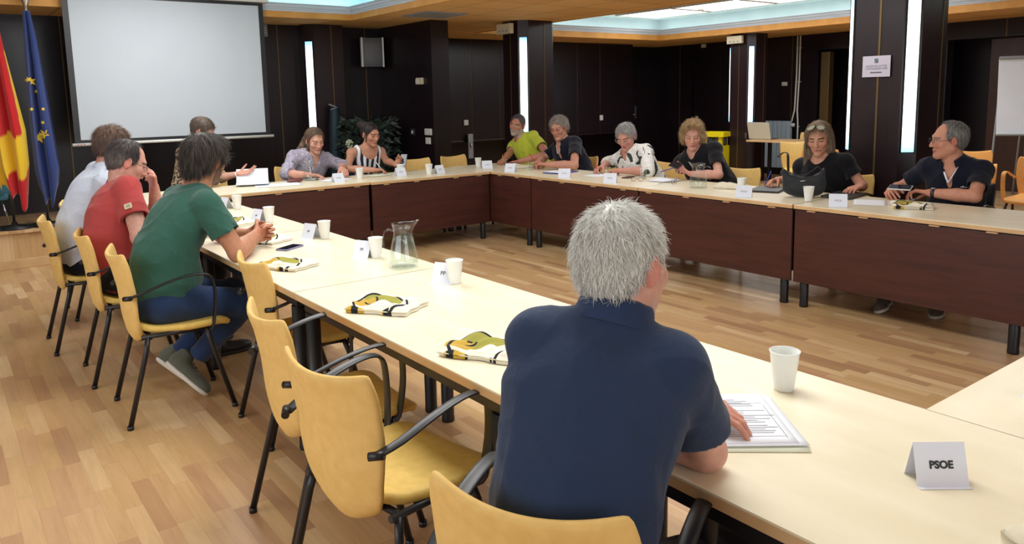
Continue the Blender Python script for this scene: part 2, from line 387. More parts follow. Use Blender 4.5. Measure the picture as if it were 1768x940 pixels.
for T, glow in ((T1, 'cove_glow_cyan'), (T2, 'cove_glow')):
    fh = .065 if T is T1 else .09
    m = MB(); ring(m, T, .03, ZS-.006, ZS+fh, 0, .008); struct(m.build('trim_5', 'fascia_wood'))
    m = MB(); ring(m, T, .09, ZS+fh, ZS+fh+.022, 0, .014); ring(m, T, .09, ZS+fh+.022, ZS+fh+.045, 0, .026); ring(m, T, .09, ZS+fh+.045, ZS+fh+.08, 0, .045); ring(m, T, .07, ZS+fh+.08, ZS+fh+.092, 0, .06)
    struct(m.build('trim_6', 'plaster_white'))
    m = MB(); ring(m, T, .34, ZS+fh, ZS+fh+.01); o_ = .34
    R = (T[0]-.34, T[1]-.34, T[2]+.34, T[3]+.34); ring(m, R, .03, ZS+.1, ZU)
    struct(m.build('trim_7', 'plaster_white'))
    m = MB(); m.box(((T[0]+T[2])/2, (T[1]+T[3])/2, ZU+.02), (T[2]-T[0]+.8, T[3]-T[1]+.8, .04)); struct(m.build('ceiling', 'upper_ceiling'))
    m = MB(); R = (T[0]-.12, T[1]-.12, T[2]+.12, T[3]+.12); ring(m, R, .06, ZS+fh+.03, ZS+fh+.06)
    o = m.build('cove_light', glow); tag(o, 'pale blue-green strip light hidden in the ceiling tray over the meeting tables' if T is T1 else 'pale green strip light hidden in the ceiling tray beyond the square pillars', 'light')
def ceiling_panel(x, y, sx, sy, label, z=ZU, group=None):
    t = empty('ceiling_light', (x, y, z-.03), 0, label, 'ceiling light', group)
    m = MB(); ring(m, (-sx/2, -sy/2, sx/2, sy/2), .03, -.03, .03); m.build('frame', 'plastic_white', t)
    m = MB(); m.box((0, 0, 0), (sx, sy, .02)); m.build('diffuser', 'lamp_panel', t)
for i, y in enumerate((9.0, 7.75, 6.5, 5.25)):
    ceiling_panel(10.05, y, .95, 1.15, ['fluorescent ceiling panel in the right tray, in the far corner', 'fluorescent ceiling panel in the right tray, second from the far corner',
      'fluorescent ceiling panel in the right tray, third from the far corner', 'fluorescent ceiling panel in the right tray, nearest of the row'][i], ZU, 'fluorescent panels in the right tray')
t = empty('ceiling_light', (4.93, 7.95, ZS-.006), 0, 'unlit grey recessed light panel in the orange tiled ceiling', 'ceiling light')
m = MB(); ring(m, (-.27, -.27, .27, .27), .02, -.006, .006); m.build('frame', 'plastic_grey', t)
m = MB(); m.box((0, 0, .001), (.54, .54, .006)); m.build('diffuser', 'plastic_grey', t)
t = empty('smoke_detector', (9.96, 8.12, ZU-.10), 0, 'small white smoke detector under the right ceiling tray', 'smoke detector')
m = MB(); m.lathe([(.05, .10), (.055, .06), (.055, .03), (.035, .0)], 20); m.build('housing', 'plastic_white', t)

# ---------------------------------------------------------------- pillars with light strips in their chamfered corners
def strip_mat():
    m = new_mat('light_strip', (.9, .9, .9), .4); n, l = nodes_of(m); b = n['Principled BSDF']
    tc = n.new('ShaderNodeTexCoord'); sp = n.new('ShaderNodeSeparateXYZ'); l.new(tc.outputs['Generated'], sp.inputs[0])
    c = ramp(m, sp.outputs[2], [(0, (.10, .55, .75)), (.045, (.25, .75, .9)), (.12, (.86, .97, 1)), (.90, (.86, .97, 1)), (.96, (.25, .62, .9)), (1, (.05, .3, .7))])
    l.new(c, b.inputs['Emission Color']); b.inputs['Emission Strength'].default_value = 2.6
strip_mat()
def pillar(x0, y0, s, corners, seams, name='wall_pillar', ch=.10, y1=None):
    y1 = y0+s if y1 is None else y1; x1 = x0+s
    poly = []
    for (cx, cy, a) in ((x0, y0, 'sw'), (x1, y0, 'se'), (x1, y1, 'ne'), (x0, y1, 'nw')):
        sx = 1 if cx == x0 else -1; sy = 1 if cy == y0 else -1
        if a in corners:
            p, q = (cx, cy+sy*ch), (cx+sx*ch, cy)
            poly += [p, q] if a in ('sw', 'ne') else [q, p]
        else: poly.append((cx, cy))
    m = MB(); m.prism(poly, 0, ZS); struct(m.build(name, 'pillar_veneer'))
    for ax, v, w in seams:
        if ax == 'y': seam_x(x0, v, .02, ZS, w)
        else: seam_y(v, y0, .02, ZS, w)
def strip(cx, cy, a, where, z0=1.03, z1=2.30, w=.10, ch=.10):
    d = {'sw': (-1, -1), 'nw': (-1, 1), 'se': (1, -1)}[a]
    mx, my = cx-d[0]*ch/2, cy-d[1]*ch/2; rz = math.atan2(d[1], d[0])
    t = empty('wall_light_strip', (mx, my, 0), rz, where, 'wall light')
    m = MB(); m.box((.004, 0, (z0+z1)/2), (.012, w*.96, z1-z0), 0, .003); m.build('diffuser', 'light_strip', t)
    m = MB()
    for s in (-1, 1): m.box((.006, s*(w*.52), (z0+z1)/2), (.014, .006, z1-z0+.02))
    m.build('frame', 'dark_gap', t)
pillar(6.26, 7.98, .60, ('sw', 'nw', 'se'), [('y', 8.24, .008), ('x', 6.62, .008)], y1=8.50)
strip(6.26, 7.98, 'sw', 'tall white light strip on the pillar behind the man in the lime shirt')
pillar(6.28, 3.00, .62, ('sw', 'nw', 'se'), [('y', 3.29, .016), ('x', 6.72, .008)], y1=3.60)
strip(6.28, 3.00, 'sw', 'widest tall white light strip, on the near pillar beside the man in navy polo')
strip(6.28, 3.60, 'nw', 'narrow bright light strip on the left edge of the near pillar')
pillar(11.20, 8.04, .52, ('sw', 'nw', 'se'), [('y', 8.30, .012), ('x', 11.54, .008)])
strip(11.20, 8.04, 'sw', 'short-looking light strip on the far pillar behind the open laptop', w=.085)
strip(11.20, 8.56, 'nw', 'thin sliver of light strip on the left edge of the far pillar')
pillar(4.02, 9.62, .50, ('sw',), [], y1=YS+.05)
strip(4.02, 9.62, 'sw', 'tall white light strip on the screen wall behind the woman in grey blouse', .75)
seam_y(4.36, 9.62, .37)
# ================================================================ TABLES
def table(cx, cy, along, label, group, panel=None, seg=1.5, dep=.75, legs='corner'):
    """top along Y ('y') or X ('x'); panel: side the modesty panel hangs on (+1/-1 across)"""
    rz = 0 if along == 'y' else -PI/2
    t = empty('meeting_table', (cx, cy, 0), rz, label, 'table', group)   # local: long axis y, across x
    m = MB(); m.box((0, 0, .7375), (dep-.004, seg-.004, .005), 0); m.box((0, 0, .7225), (dep-.003, seg-.003, .026), 1, .002)
    m.build('table_top', ['table_maple', 'table_edge'], t)
    m = MB()
    for s in (-1, 1):
        m.box((s*(dep/2-.045), 0, .685), (.03, seg-.08, .045)); m.box((0, s*(seg/2-.06), .685), (dep-.09, .03, .045))
    m.build('steel_frame', 'metal_black', t)
    for sx in (-1, 1):
        for sy in (-1, 1):
            m = MB(); x, y = sx*(dep/2-.05), sy*(seg/2-.075)
            m.lathe([(.030, 0), (.032, .01), (.030, .03), (.030, .66)], 20, 0, (x, y, 0)); m.build('leg', 'metal_black', t)
    if panel:
        m = MB(); m.box((panel*(dep/2-.022), 0, .44), (.018, seg-.012, .52), 0, .002)
        m.build('modesty_panel', 'panel_veneer_y', t)
        for k in (-.55, -.2, .25, .6):
            m = MB(); m.box((panel*(dep/2-.012), k+.03*math.sin(cx+cy+k*9), .702), (.02, .06, .007)); m.build('bracket', 'table_edge', t)
    return t
names_l = ['maple topped table in the left row, nearest the camera', 'maple topped table in the left row carrying two folded tote bags', 'maple topped table in the left row carrying the water jug',
           'maple topped table in the left row before the man in red', 'maple topped table in the left row, farthest from the camera']
for i, y in enumerate((.84, 2.345, 3.84, 5.335, 6.83)):
    table(1.545 if i else 1.565, y, 'y', names_l[i], 'tables of the left row', None, 1.49)
table(2.684, .475, 'x', 'maple topped table across the lower right corner', None, None, 1.5, .76)
names_b = ['dark fronted table of the back row with the stack of papers', 'dark fronted table of the back row before the woman in striped top']
table(2.684, 7.215, 'x', names_b[0], 'tables of the back row', 1, 1.49, .75)
table(4.147, 7.185, 'x', names_b[1], 'tables of the back row', 1, 1.42, .75)
names_r = ['dark fronted table in the right row where the man in lime shirt sits', 'dark fronted table in the right row where the woman in floral blouse sits', 'dark fronted table in the right row with the dark handbag',
           'dark fronted table in the right row, nearest, before the man in navy polo', ]
for i, y in enumerate((6.88, 5.38, 3.88, 2.375)):
    table(5.245, y, 'y', names_r[i], 'tables of the right row', -1, 1.495)
table(5.245, .88, 'y', 'dark fronted table in the right row beyond the edge of the picture', 'tables of the right row', -1, 1.49)

# ================================================================ CHAIRS (local: sitter faces +Y, right is +X)
def shell_fn(u, v):
    """u across -1..1, v 0 bottom..1 top : back shell surface"""
    a = u*2-1
    hw = np.interp(v, [0, .06, .18, .40, .65, .90, 1], [.10, .145, .175, .195, .210, .212, .196])
    z = .370+.455*v + .024*abs(a)**2.0*max(0, v-.75)/.25
    z += .040*(1-v)**3*(abs(a)**2)            # rounded lower corners
    y = np.interp(v, [0, .12, .3, .6, .85, 1], [-.135, -.165, -.180, -.190, -.212, -.236])
    y += .050*abs(a)**2.0*(.55+.45*v)
    return (a*hw, y, z)
def seat_fn(u, v):
    a = u*2-1; y = -.145+.425*v
    hw = np.interp(v, [0, .15, .5, .85, .95, 1], [.145, .190, .225, .228, .215, .19])
    z = .452-.012*math.sin(PI*v)+.012*abs(a)**3
    if v > .85: z -= .030*((v-.85)/.15)**2
    if v < .12: z += .02*((.12-v)/.12)
    return (a*hw, y, z)
def make_chair(col='chair_yellow', seatcol='chair_yellow_seat', arms=True, armcol='metal_black'):
    t = empty('conference_chair')
    m = MB(); m.grid(seat_fn, 15, 13, 0, .034); s = m.build('seat', seatcol, t)
    m = MB(); m.grid(shell_fn, 17, 19, 0, .020); b = m.build('backrest', col, t)
    for o in (s, b):
        md = o.modifiers.new('bevel', 'SUBSURF'); md.levels = 1; md.render_levels = 1
    for sx in (-1, 1):
        for (y0, y1, z1) in ((.17, .262, .43), (-.125, -.225, .43)):
            m = MB(); m.tube([(sx*.20, y0*.9, z1), (sx*.215, y0*1.0, z1-.06), (sx*.228, y1, .012)], .0125, 12, 0)
            m.lathe([(.015, 0), (.015, .02)], 12, 0, (sx*.228, y1, 0)); m.build('leg', 'metal_black', t)
    m = MB()
    for sx in (-1, 1): m.tube([(sx*.20, -.14, .432), (sx*.20, .16, .428)], .011, 8)
    m.tube([(-.20, -.10, .425), (.20, -.10, .425)], .011, 8); m.tube([(-.20, .14, .425), (.20, .14, .425)], .011, 8)
    m.build('under_frame', 'metal_black', t)
    if arms:
        for sx in (-1, 1):
            p = [(.215, -.185, .635), (.232, -.12, .655), (.240, -.02, .690), (.242, .08, .712), (.243, .15, .712), (.243, .188, .690), (.242, .200, .640), (.238, .200, .55), (.225, .185, .445), (.205, .17, .425)]
            pp = []
            for i in range(len(p)-1):
                for k in range(3):
                    q0 = p[max(i-1, 0)]; q1 = p[i]; q2 = p[i+1]; q3 = p[min(i+2, len(p)-1)]; s_ = k/3
                    pp.append(tuple(.5*((2*q1[j])+(-q0[j]+q2[j])*s_+(2*q0[j]-5*q1[j]+4*q2[j]-q3[j])*s_*s_+(-q0[j]+3*q1[j]-3*q2[j]+q3[j])*s_**3) for j in range(3)))
            pp.append(p[-1]); pp = [(sx*x, y, z) for x, y, z in pp]
            m = MB(); m.tube(pp, [.019]*len(pp), 12, 0, None, .32, False, None)
            m.tube([(sx*.200, -.20, .632), (sx*.234, -.175, .638)], .012, 10)
            m.build('armrest', armcol, t)
    return t
def fac(az): return -math.radians(az)      # azimuth from +Y clockwise -> rotation about Z
CH = make_chair(); CH_NA = make_chair(arms=False); CH_OR = make_chair('chair_orange', 'chair_orange', True, 'chair_orange')
used = set()
def chair(proto, x, y, az, label, group):
    o = proto if proto.name not in used else None
    if o is None: o = copy_tree(proto)
    used.add(proto.name); o.location = (x, y, 0); o.rotation_euler = (0, 0, fac(az)); tag(o, label, 'chair', group); return o
gl = 'yellow armchairs along the left row of tables'
chair(CH, .96, 6.42, 90, 'yellow chair at far left, only its back tip showing behind the white shirt', gl)
chair(CH, .74, 5.62, 91, 'yellow chair of the man in white shirt, leftmost in the photo', gl)
chair(CH, .835, 4.83, 93, 'yellow chair of the man in the red polo', gl)
chair(CH, .875, 4.11, 93, 'yellow chair of the man in the green shirt', gl)
chair(CH, 1.32, 3.47, 92, 'empty yellow chair pushed in right beside the man in green', gl)
chair(CH, 1.055, 2.54, 94, 'empty yellow chair, middle of the three empty ones in front', gl)
chair(CH, .985, 1.95, 80, 'empty yellow chair nearest the camera, its whole back and seat in view', gl)
chair(CH, .955, 1.10, 64, 'yellow chair of the man in the navy shirt in the foreground', gl)
gb = 'yellow chairs along the back row of tables'
chair(CH_NA, 2.25, 7.98, 178, 'yellow chair of the woman reading papers under the screen', gb)
chair(CH_NA, 3.17, 7.98, 178, 'yellow chair of the woman in the grey blouse', gb)
chair(CH_NA, 3.92, 8.03, 180, 'yellow chair of the woman in the striped top', gb)
chair(CH_NA, 4.53, 7.80, 196, 'empty yellow chair right of the woman in striped top', gb)
chair(CH_NA, 5.17, 7.80, 172, 'empty yellow chair in front of the dark wing wall', gb)
gr = 'yellow chairs along the right row of tables'
chair(CH_NA, 5.95, 7.35, 262, 'yellow chair of the man in the lime shirt', gr)
chair(CH_NA, 5.92, 6.62, 262, 'yellow chair of the man in dark polo writing beside the lime shirt', gr)
chair(CH_NA, 5.85, 5.98, 255, 'empty yellow chair left of the woman in floral blouse', gr)
chair(CH_NA, 5.92, 5.32, 262, 'yellow chair showing right of the woman in floral blouse', gr)
chair(CH_NA, 5.88, 4.42, 258, 'yellow chair of the woman with curly hair', gr)
chair(CH, 6.00, 3.42, 262, 'chair of the woman with the dark handbag, mostly hidden', gr)
gx = 'loose chairs around the side table'
chair(CH, 9.55, 6.05, 215, 'yellow armchair turned sideways behind the woman with handbag', gx)
chair(CH, 11.75, 7.25, 250, 'yellow armchair beside the radiator', gx)
chair(CH_OR, 8.3, 4.98, 235, 'orange chair showing between the woman with handbag and the pillar', gx)
chair(CH_OR, 9.15, 3.72, 250, 'orange armchair behind the man on the right', gx)
chair(CH_OR, 8.55, 2.86, 262, 'orange armchair cut off by the right edge of the picture', gx)
CB = make_chair('plastic_black', 'plastic_black', True)
chair(CB, 5.98, 2.52, 268, 'black-framed armchair of the man on the right', gr)
for o in (CH_NA,): pass

# ================================================================ SCREEN, FLAGS, WALL FITTINGS
SX = 8.86
t = empty('projection_screen', (2.195, SX, 0), 0, 'large white projection screen with black border hanging from the ceiling tray', 'projection screen')
m = MB(); m.box((0, 0, 1.905), (2.01, .006, 1.49)); m.build('border', 'plastic_black', t)
m = MB(); m.box((0, -.005, 1.905), (1.90, .004, 1.425)); m.build('canvas', noisy('screen_white', srgb(192, 199, 206), srgb(188, 196, 203), 2, .85, spec=.1).name, t)
m = MB(); m.tube([(-1.03, 0, 1.146), (1.04, 0, 1.146)], .016, 12); m.build('bottom_bar', 'plastic_white', t)
m = MB(); m.box((0, .0, 2.70), (2.14, .09, .09), 0, .02); m.build('roller_case', 'plastic_white', t)
m = MB()
for s in (-1, 1): m.box((s*.95, .0, 2.83), (.03, .03, .18))
m.build('hanging_bracket', 'metal_black', t)
m = MB()
for k in range(3): m.box((-.98+k*.028, -.017, 1.148), (.018, .002, .006))
m.build('red_marking', new_mat('red_print', srgb(190, 60, 60), .6).name, t)

# flags: hanging folded cloth
def star_pts(r, n=5):
    return [(r*(1 if k % 2 == 0 else .42)*math.sin(PI*k/n), r*(1 if k % 2 == 0 else .42)*math.cos(PI*k/n)) for k in range(2*n)]
def flag_fn(top, prof, az, ph, folds=6):
    """prof: list of (z, centre offset, half width, depth amplitude)"""
    zs = [p[0] for p in prof][::-1]; cs = [p[1] for p in prof][::-1]; ws = [p[2] for p in prof][::-1]; ds = [p[3] for p in prof][::-1]
    def f(u, v):
        lo = prof[-1][0]+.10*math.sin(u*5.3+ph)*.8+.06*math.sin(u*13+ph)
        z = top+(lo-top)*v; c = np.interp(z, zs, cs); w = np.interp(z, zs, ws); d = np.interp(z, zs, ds)
        a = u*2-1
        x = c+a*w+.25*w*math.sin(a*folds*1.3+ph)*.3; y = d*math.sin(a*folds+ph+.5*math.sin(v*3))-.022-d
        return (x, y, z)
    return f
def flag_material(name, kind):
    m = new_mat(name, (.5, .5, .5), .75, .2); n, l = nodes_of(m)
    m.node_tree.nodes['Principled BSDF'].inputs['Sheen Weight'].default_value = .3
    at = n.new('ShaderNodeAttribute'); at.attribute_name = 'col'; to_base(m, at.outputs['Color'])
flag_material('flag_cloth', 0)
def flag(loc, az, fn, colfn, label, base_z=.37):
    t = empty('flag', loc, math.radians(az), label, 'flag')
    loc = loc
    me_b = MB(); me_b.grid(fn, 90, 60, 0, .004)
    o = me_b.build('cloth', 'flag_cloth', t)
    ca = o.data.color_attributes.new('col', 'FLOAT_COLOR', 'POINT')
    n = 90*60; buf = np.ones((len(o.data.vertices), 4), 'f')
    for k in range(len(o.data.vertices)):
        q = k % n; u = (q//60)/89; v = (q % 60)/59; buf[k, :3] = colfn(u, v)
    ca.data.foreach_set('color', buf.ravel())
    m = MB(); m.tube([(0, 0, .03), (0, 0, 2.12)], .012, 12); m.build('pole', 'chrome', t)
    m = MB(); m.lathe([(.19, 0), (.19, .012), (.03, .03), (.02, .06)], 32); m.build('base', 'metal_black', t)
    return t
RED, YEL, BLU = srgb(196, 28, 34), srgb(236, 194, 44), srgb(34, 56, 118)
# red-yellow flag: red outer, yellow band folded
f1 = flag_fn(2.08, [(2.08, 0, .03, .01), (1.75, -.01, .08, .03), (1.3, .01, .12, .05), (.95, .02, .16, .06), (.62, .03, .15, .05), (.30, .05, .09, .04)], 0, .6, 7)
def c1(u, v):
    d = u*1.25+.10-v*.75
    if v > .80 and u > .30: return RED if (v-.80) > (1-u)*.02+.02 and v > .86-.1*(u-.3) and u < .93 else YEL
    return RED if (.28 < u < .80-(v > .6)*.04+0*d and v < .66+.25*(1-u)) else (YEL if u >= .74 or v > .5 else RED)
def c1b(u, v):
    # broad red, narrow yellow edge right, yellow sweep low, red tail
    edge = .93-.12*v
    if v < .22: return RED
    if v < .66-.12*(u-.5): return YEL if (u > edge or u < .9*(v-.42)) else RED
    if v < .86-.10*(u-.6): return YEL
    return RED if .22 < u < .97 else YEL
flag((.60, 8.84, .37), -8, f1, c1b, 'red and yellow flag hanging on a pole at the left edge')
f2 = flag_fn(2.08, [(2.08, 0, .03, .01), (1.8, .01, .055, .03), (1.3, .02, .085, .05), (.9, .03, .10, .05), (.55, .04, .11, .05), (.28, .04, .07, .04)], 0, 2.2, 6)
fl2 = flag((.885, 8.84, .37), -8, f2, lambda u, v: BLU, 'blue flag with gold stars hanging beside the red and yellow one')
new_mat('star_gold', srgb(232, 196, 60), .6)
for (u, v, r, rot) in [(.30, .36, .052, .2), (.45, .42, .022, .9), (.62, .56, .022, .5), (.60, .62, .05, .6), (.35, .66, .062, -.2), (.12, .36, .03, .3), (.2, .50, .02, .1), (.72, .50, .02, .8)]:
    c = Vector(f2(u, v)); pts = star_pts(r); m = MB(); vs = []
    for (px, pz) in [(0, 0)]+pts:
        qx, qz = px*math.cos(rot)-pz*math.sin(rot), px*math.sin(rot)+pz*math.cos(rot)
        du = qx/.30; dv = -qz/1.75
        uu = min(max(u+du, 0), 1); s = Vector(f2(uu, min(max(v+dv, 0), 1))); vs.append((c.x+qx, .6*s.y+.4*c.y-.014, c.z+qz))
    bk = [(x, y+.003, z) for x, y, z in vs]; n = len(vs)
    m.add(vs+bk, [(0, 1+(k+1) % 10, 1+k) for k in range(10)]+[(n, n+1+k, n+1+(k+1) % 10) for k in range(10)])
    m.build('gold_star', 'star_gold', fl2)
t = empty('flag_stand', (.385, 8.84, .37), 0, 'round black flag stand at the left edge, its pole out of view', 'flag stand')
m = MB(); m.lathe([(.17, 0), (.17, .012), (.03, .03), (.02, .06)], 32); m.build('base', 'metal_black', t)
m = MB(); m.tube([(-.02, 0, .03), (-.06, 0, 1.9)], .014, 12); m.build('pole', 'chrome', t)
# flag top ornament: pale glass-like spearhead over blue flag
m = MB(); m.lathe([(.012, 2.12), (.018, 2.13), (.05, 2.21), (.055, 2.24), (.01, 2.27)], 16); m.build('finial', 'chrome', fl2)
# light blue chair-like lectern at far left on the platform
t = empty('armchair', (.36, 9.45, .37), math.radians(10), 'pale blue tub chair on the platform at the left edge', 'chair')
m = MB(); m.grid(lambda u, v: ((.27-.03*v)*math.cos(PI*.05+PI*.9*u), (.24)*math.sin(-PI*(.05+.9*u))*1.0, .28+.42*v), 20, 8, 0, .04); m.build('backrest', noisy('pale_blue', srgb(96, 168, 190), srgb(84, 156, 180), 4, .7).name, t)
m = MB(); m.box((0, -.0, .27), (.44, .42, .08), 0, .03); m.build('seat', 'pale_blue', t)
for sx in (-1, 1):
    for sy in (-1, 1): m = MB(); m.tube([(sx*.16, sy*.14, .25), (sx*.2, sy*.18, 0)], .010, 8); m.build('leg', 'chrome', t)

def wallbox(name, loc, size, facing, mat, label, cat, extra=None, group=None):
    """flat fitting: size (w, h, d); facing 'x' = on a wall facing -X, 'y' = on a wall facing -Y"""
    t = empty(name, loc, 0 if facing == 'y' else -PI/2, label, cat, group)   # local: front is -Y
    m = MB(); m.box((0, -size[2]/2, 0), (size[0], size[2], size[1]), 0, min(.006, size[2]*.3)); m.build('housing', mat, t)
    if extra: extra(t)
    return t
def rocker(w, h, n, d):
    def f(t):
        for k in range(n):
            m = MB(); m.box((-w/2+w*(k+.5)/n, -d-.003, 0), (w/n*.8, .006, h*.8), 0, .002); m.build('rocker', 'plastic_white', t)
    return f
wallbox('light_switch', (5.2, 8.63, 1.11), (.17, .085, .012), 'x', 'plastic_white', 'upper white double light switch on the dark wing wall', 'switch', rocker(.17, .085, 2, .012), 'switches on the wing wall')
wallbox('light_switch', (5.2, 8.64, .995), (.12, .085, .012), 'x', 'plastic_white', 'lower white light switch on the dark wing wall', 'switch', rocker(.12, .085, 1, .012), 'switches on the wing wall')
wallbox('wall_socket', (5.2, 9.03, 1.10), (.10, .085, .012), 'x', 'plastic_darkgrey', 'dark grey wall socket left of the white switches', 'socket', rocker(.05, .05, 1, .012))
wallbox('thermostat', (5.2, 8.78, 1.765), (.15, .085, .035), 'x', 'plastic_cream', 'small cream thermostat high on the dark wing wall', 'thermostat',
        lambda t: MB().box((-.04, -.038, -.005), (.06, .008, .06)).build('display', 'plastic_white', t))
wallbox('alarm_box', (3.56, YS, 2.44), (.09, .16, .05), 'y', 'plastic_grey', 'small grey alarm box under the ceiling right of the screen', 'alarm',
        lambda t: [MB().box((0, -.052, .03-.03*k), (.05, .004, .008)).build('slot', 'plastic_white', t) for k in range(3)])
# loudspeaker in the corner
t = empty('loudspeaker', (4.99, 9.72, 2.18), math.radians(-14), 'grey loudspeaker mounted high in the corner of the dark walls', 'loudspeaker')
m = MB()
m.prism([(-.16, -.03), (-.13, -.07), (.13, -.07), (.16, -.03), (.12, .11), (-.12, .11)], -.19, .19); m.build('cabinet', 'plastic_grey', t)
m = MB(); m.grid(lambda u, v: (-.125+.25*u, -.074-.022*math.sin(PI*u), -.185+.37*v), 12, 4, 0, .006); m.build('grille', noisy('grille_grey', srgb(112, 114, 118), srgb(104, 106, 110), 200, .7).name, t)
for s in (-1, 1): m = MB(); m.box((s*.145, -.066, 0), (.022, .03, .40), 0, .006); m.build('side_trim', 'plastic_white', t)
m = MB(); m.tube([(0, .05, -.05), (.05, .17, -.05)], .02, 8); m.build('bracket', 'plastic_grey', t)
# emergency lights
for loc, fc, lab in [((6.22, 8.26, 2.42), 'x', 'white emergency light at the top of the pillar behind the lime shirt'), ((11.16, 8.34, 2.42), 'x', 'white emergency light at the top of the far pillar')]:
    wallbox('emergency_light', loc, (.30, .13, .06), fc, 'plastic_cream', lab, 'emergency light', lambda t: [MB().box((-.08+.08*k, -.063, -.03), (.03, .008, .02)).build('lamp_lens', 'plastic_grey', t) for k in range(3)])
# paper sign on the near pillar
t = empty('paper_sign', (6.262, 3.30, 1.725), -PI/2, 'white paper sign taped to the near pillar between its light strips', 'sign')
m = MB(); m.box((0, 0, 0), (.232, .002, .170)); m.build('sheet', noisy('sign_paper', srgb(206, 200, 214), srgb(200, 194, 208), 3, .7).name, t)
MS = Matrix.Translation((0, -.0022, 0)) @ Matrix.Rotation(PI/2, 4, 'X')
m = MB(); m.box((0, -.0016, .045), (.030, .0012, .034)); m.build('logo', new_mat('logo_teal', srgb(50, 96, 118), .6).name, t)
m = MB(); m.box((.006, -.0026, .050), (.010, .0008, .010)); m.box((-.006, -.0026, .038), (.010, .0008, .012)); m.build('logo', new_mat('logo_gold', srgb(160, 150, 110), .6).name, t)
text_obj('lettering', 'SALÓN DE ACTOS', .021, 'ink_grey', Matrix.Translation((0, 0, .002)) @ MS, t)
text_obj('lettering', 'CONTRASEÑA WIFI', .021, 'ink_grey', Matrix.Translation((0, 0, -.019)) @ MS, t)
text_obj('lettering', 'Ayuntamiento', .017, 'ink', Matrix.Translation((0, 0, -.048)) @ MS, t, .0004)
# small fittings on the far walls
wallbox('wall_socket', (7.34, YB-.545, 1.12), (.09, .09, .012), 'y', 'plastic_white', 'small white wall plate left of the pillar, on the cupboard', 'wall plate', rocker(.07, .07, 1, .012))
wallbox('wall_plate', (7.38, YB-.60, .72), (.10, .42, .02), 'y', 'plastic_grey', 'tall grey metal plate at the recess beside the wing wall', 'wall plate', lambda t: MB().tube([(0, -.03, .06), (0, -.03, -.03)], .016, 8).build('knob', 'chrome', t))
wallbox('light_switch', (10.50, YB-.545, 1.10), (.085, .10, .015), 'y', 'plastic_white', 'white light switch on the cupboards behind the two men', 'switch', rocker(.085, .085, 1, .015))
wallbox('light_switch', (X1-.02, 8.35, 1.67), (.11, .07, .02), 'x', 'plastic_white', 'white switch on the wall above the radiator', 'switch', rocker(.11, .07, 1, .02))
wallbox('alarm_box', (X1-.02, 10.2, 2.47), (.10, .07, .04), 'x', 'plastic_white', 'tiny white sensor under the ceiling above the far door', 'sensor')
# ================================================================ PEOPLE: signed-distance bodies turned into one continuous skin
def nv(v): v = np.asarray(v, float); return v/(np.linalg.norm(v)+1e-9)
class Prim:
    __slots__ = ('f', 'c', 'r', 'k', 'op')
    def __init__(s, f, c, r, k, op): s.f, s.c, s.r, s.k, s.op = f, np.asarray(c, float), r, k, op
def cone(a, b, ra, rb, k=.02, op=1):
    a = np.asarray(a, float); b = np.asarray(b, float); ab = b-a; L2 = ab@ab+1e-12
    def f(p):
        t = np.clip(((p-a)@ab)/L2, 0, 1); return np.linalg.norm(p-a-t[:, None]*ab, axis=1)-(ra+(rb-ra)*t)
    return Prim(f, (a+b)/2, math.sqrt(L2)/2+max(ra, rb), k, op)
def ell(c, r, M=None, k=.03, op=1):
    c = np.asarray(c, float); r = np.asarray(r, float); M = np.eye(3) if M is None else M   # M rows = local axes
    def f(p):
        q = (p-c)@M.T; k0 = np.linalg.norm(q/r, axis=1); k1 = np.linalg.norm(q/(r*r), axis=1)+1e-9
        return np.where(k0 < .05, -r.min()*(1-k0), k0*(k0-1)/k1)
    return Prim(f, c, max(r), k, op)
def flatcone(a, b, ra, rb, k=.03, op=1):
    """cone with flat ends (sleeves, trouser legs)"""
    a = np.asarray(a, float); b = np.asarray(b, float); ab = b-a; L = np.linalg.norm(ab); d = ab/L
    def f(p):
        s = (p-a)@d; t = np.clip(s/L, 0, 1); rad = np.linalg.norm(p-a-np.maximum(s, 0)[:, None]*d, axis=1)-(ra+(rb-ra)*t)
        return np.maximum(rad, s-L)
    return Prim(f, (a+b)/2, L/2+max(ra, rb)+.02, k, op)
def halfcut(fn, c=(0, 0, 0)):
    return Prim(fn, c, 1e9, .006, 2)
def combine(p, prims):
    d = np.full(len(p), .5)
    for q in prims:
        v = q.f(p)
        if q.op == 1:
            k = q.k; h = np.maximum(k-np.abs(d-v), 0)/k; d = np.minimum(d, v)-h*h*k*.25
        elif q.op == -1:
            k = q.k; v = -v; h = np.maximum(k-np.abs(d-v), 0)/k; d = np.maximum(d, v)+h*h*k*.25
        else: d = np.maximum(d, v)
    return d
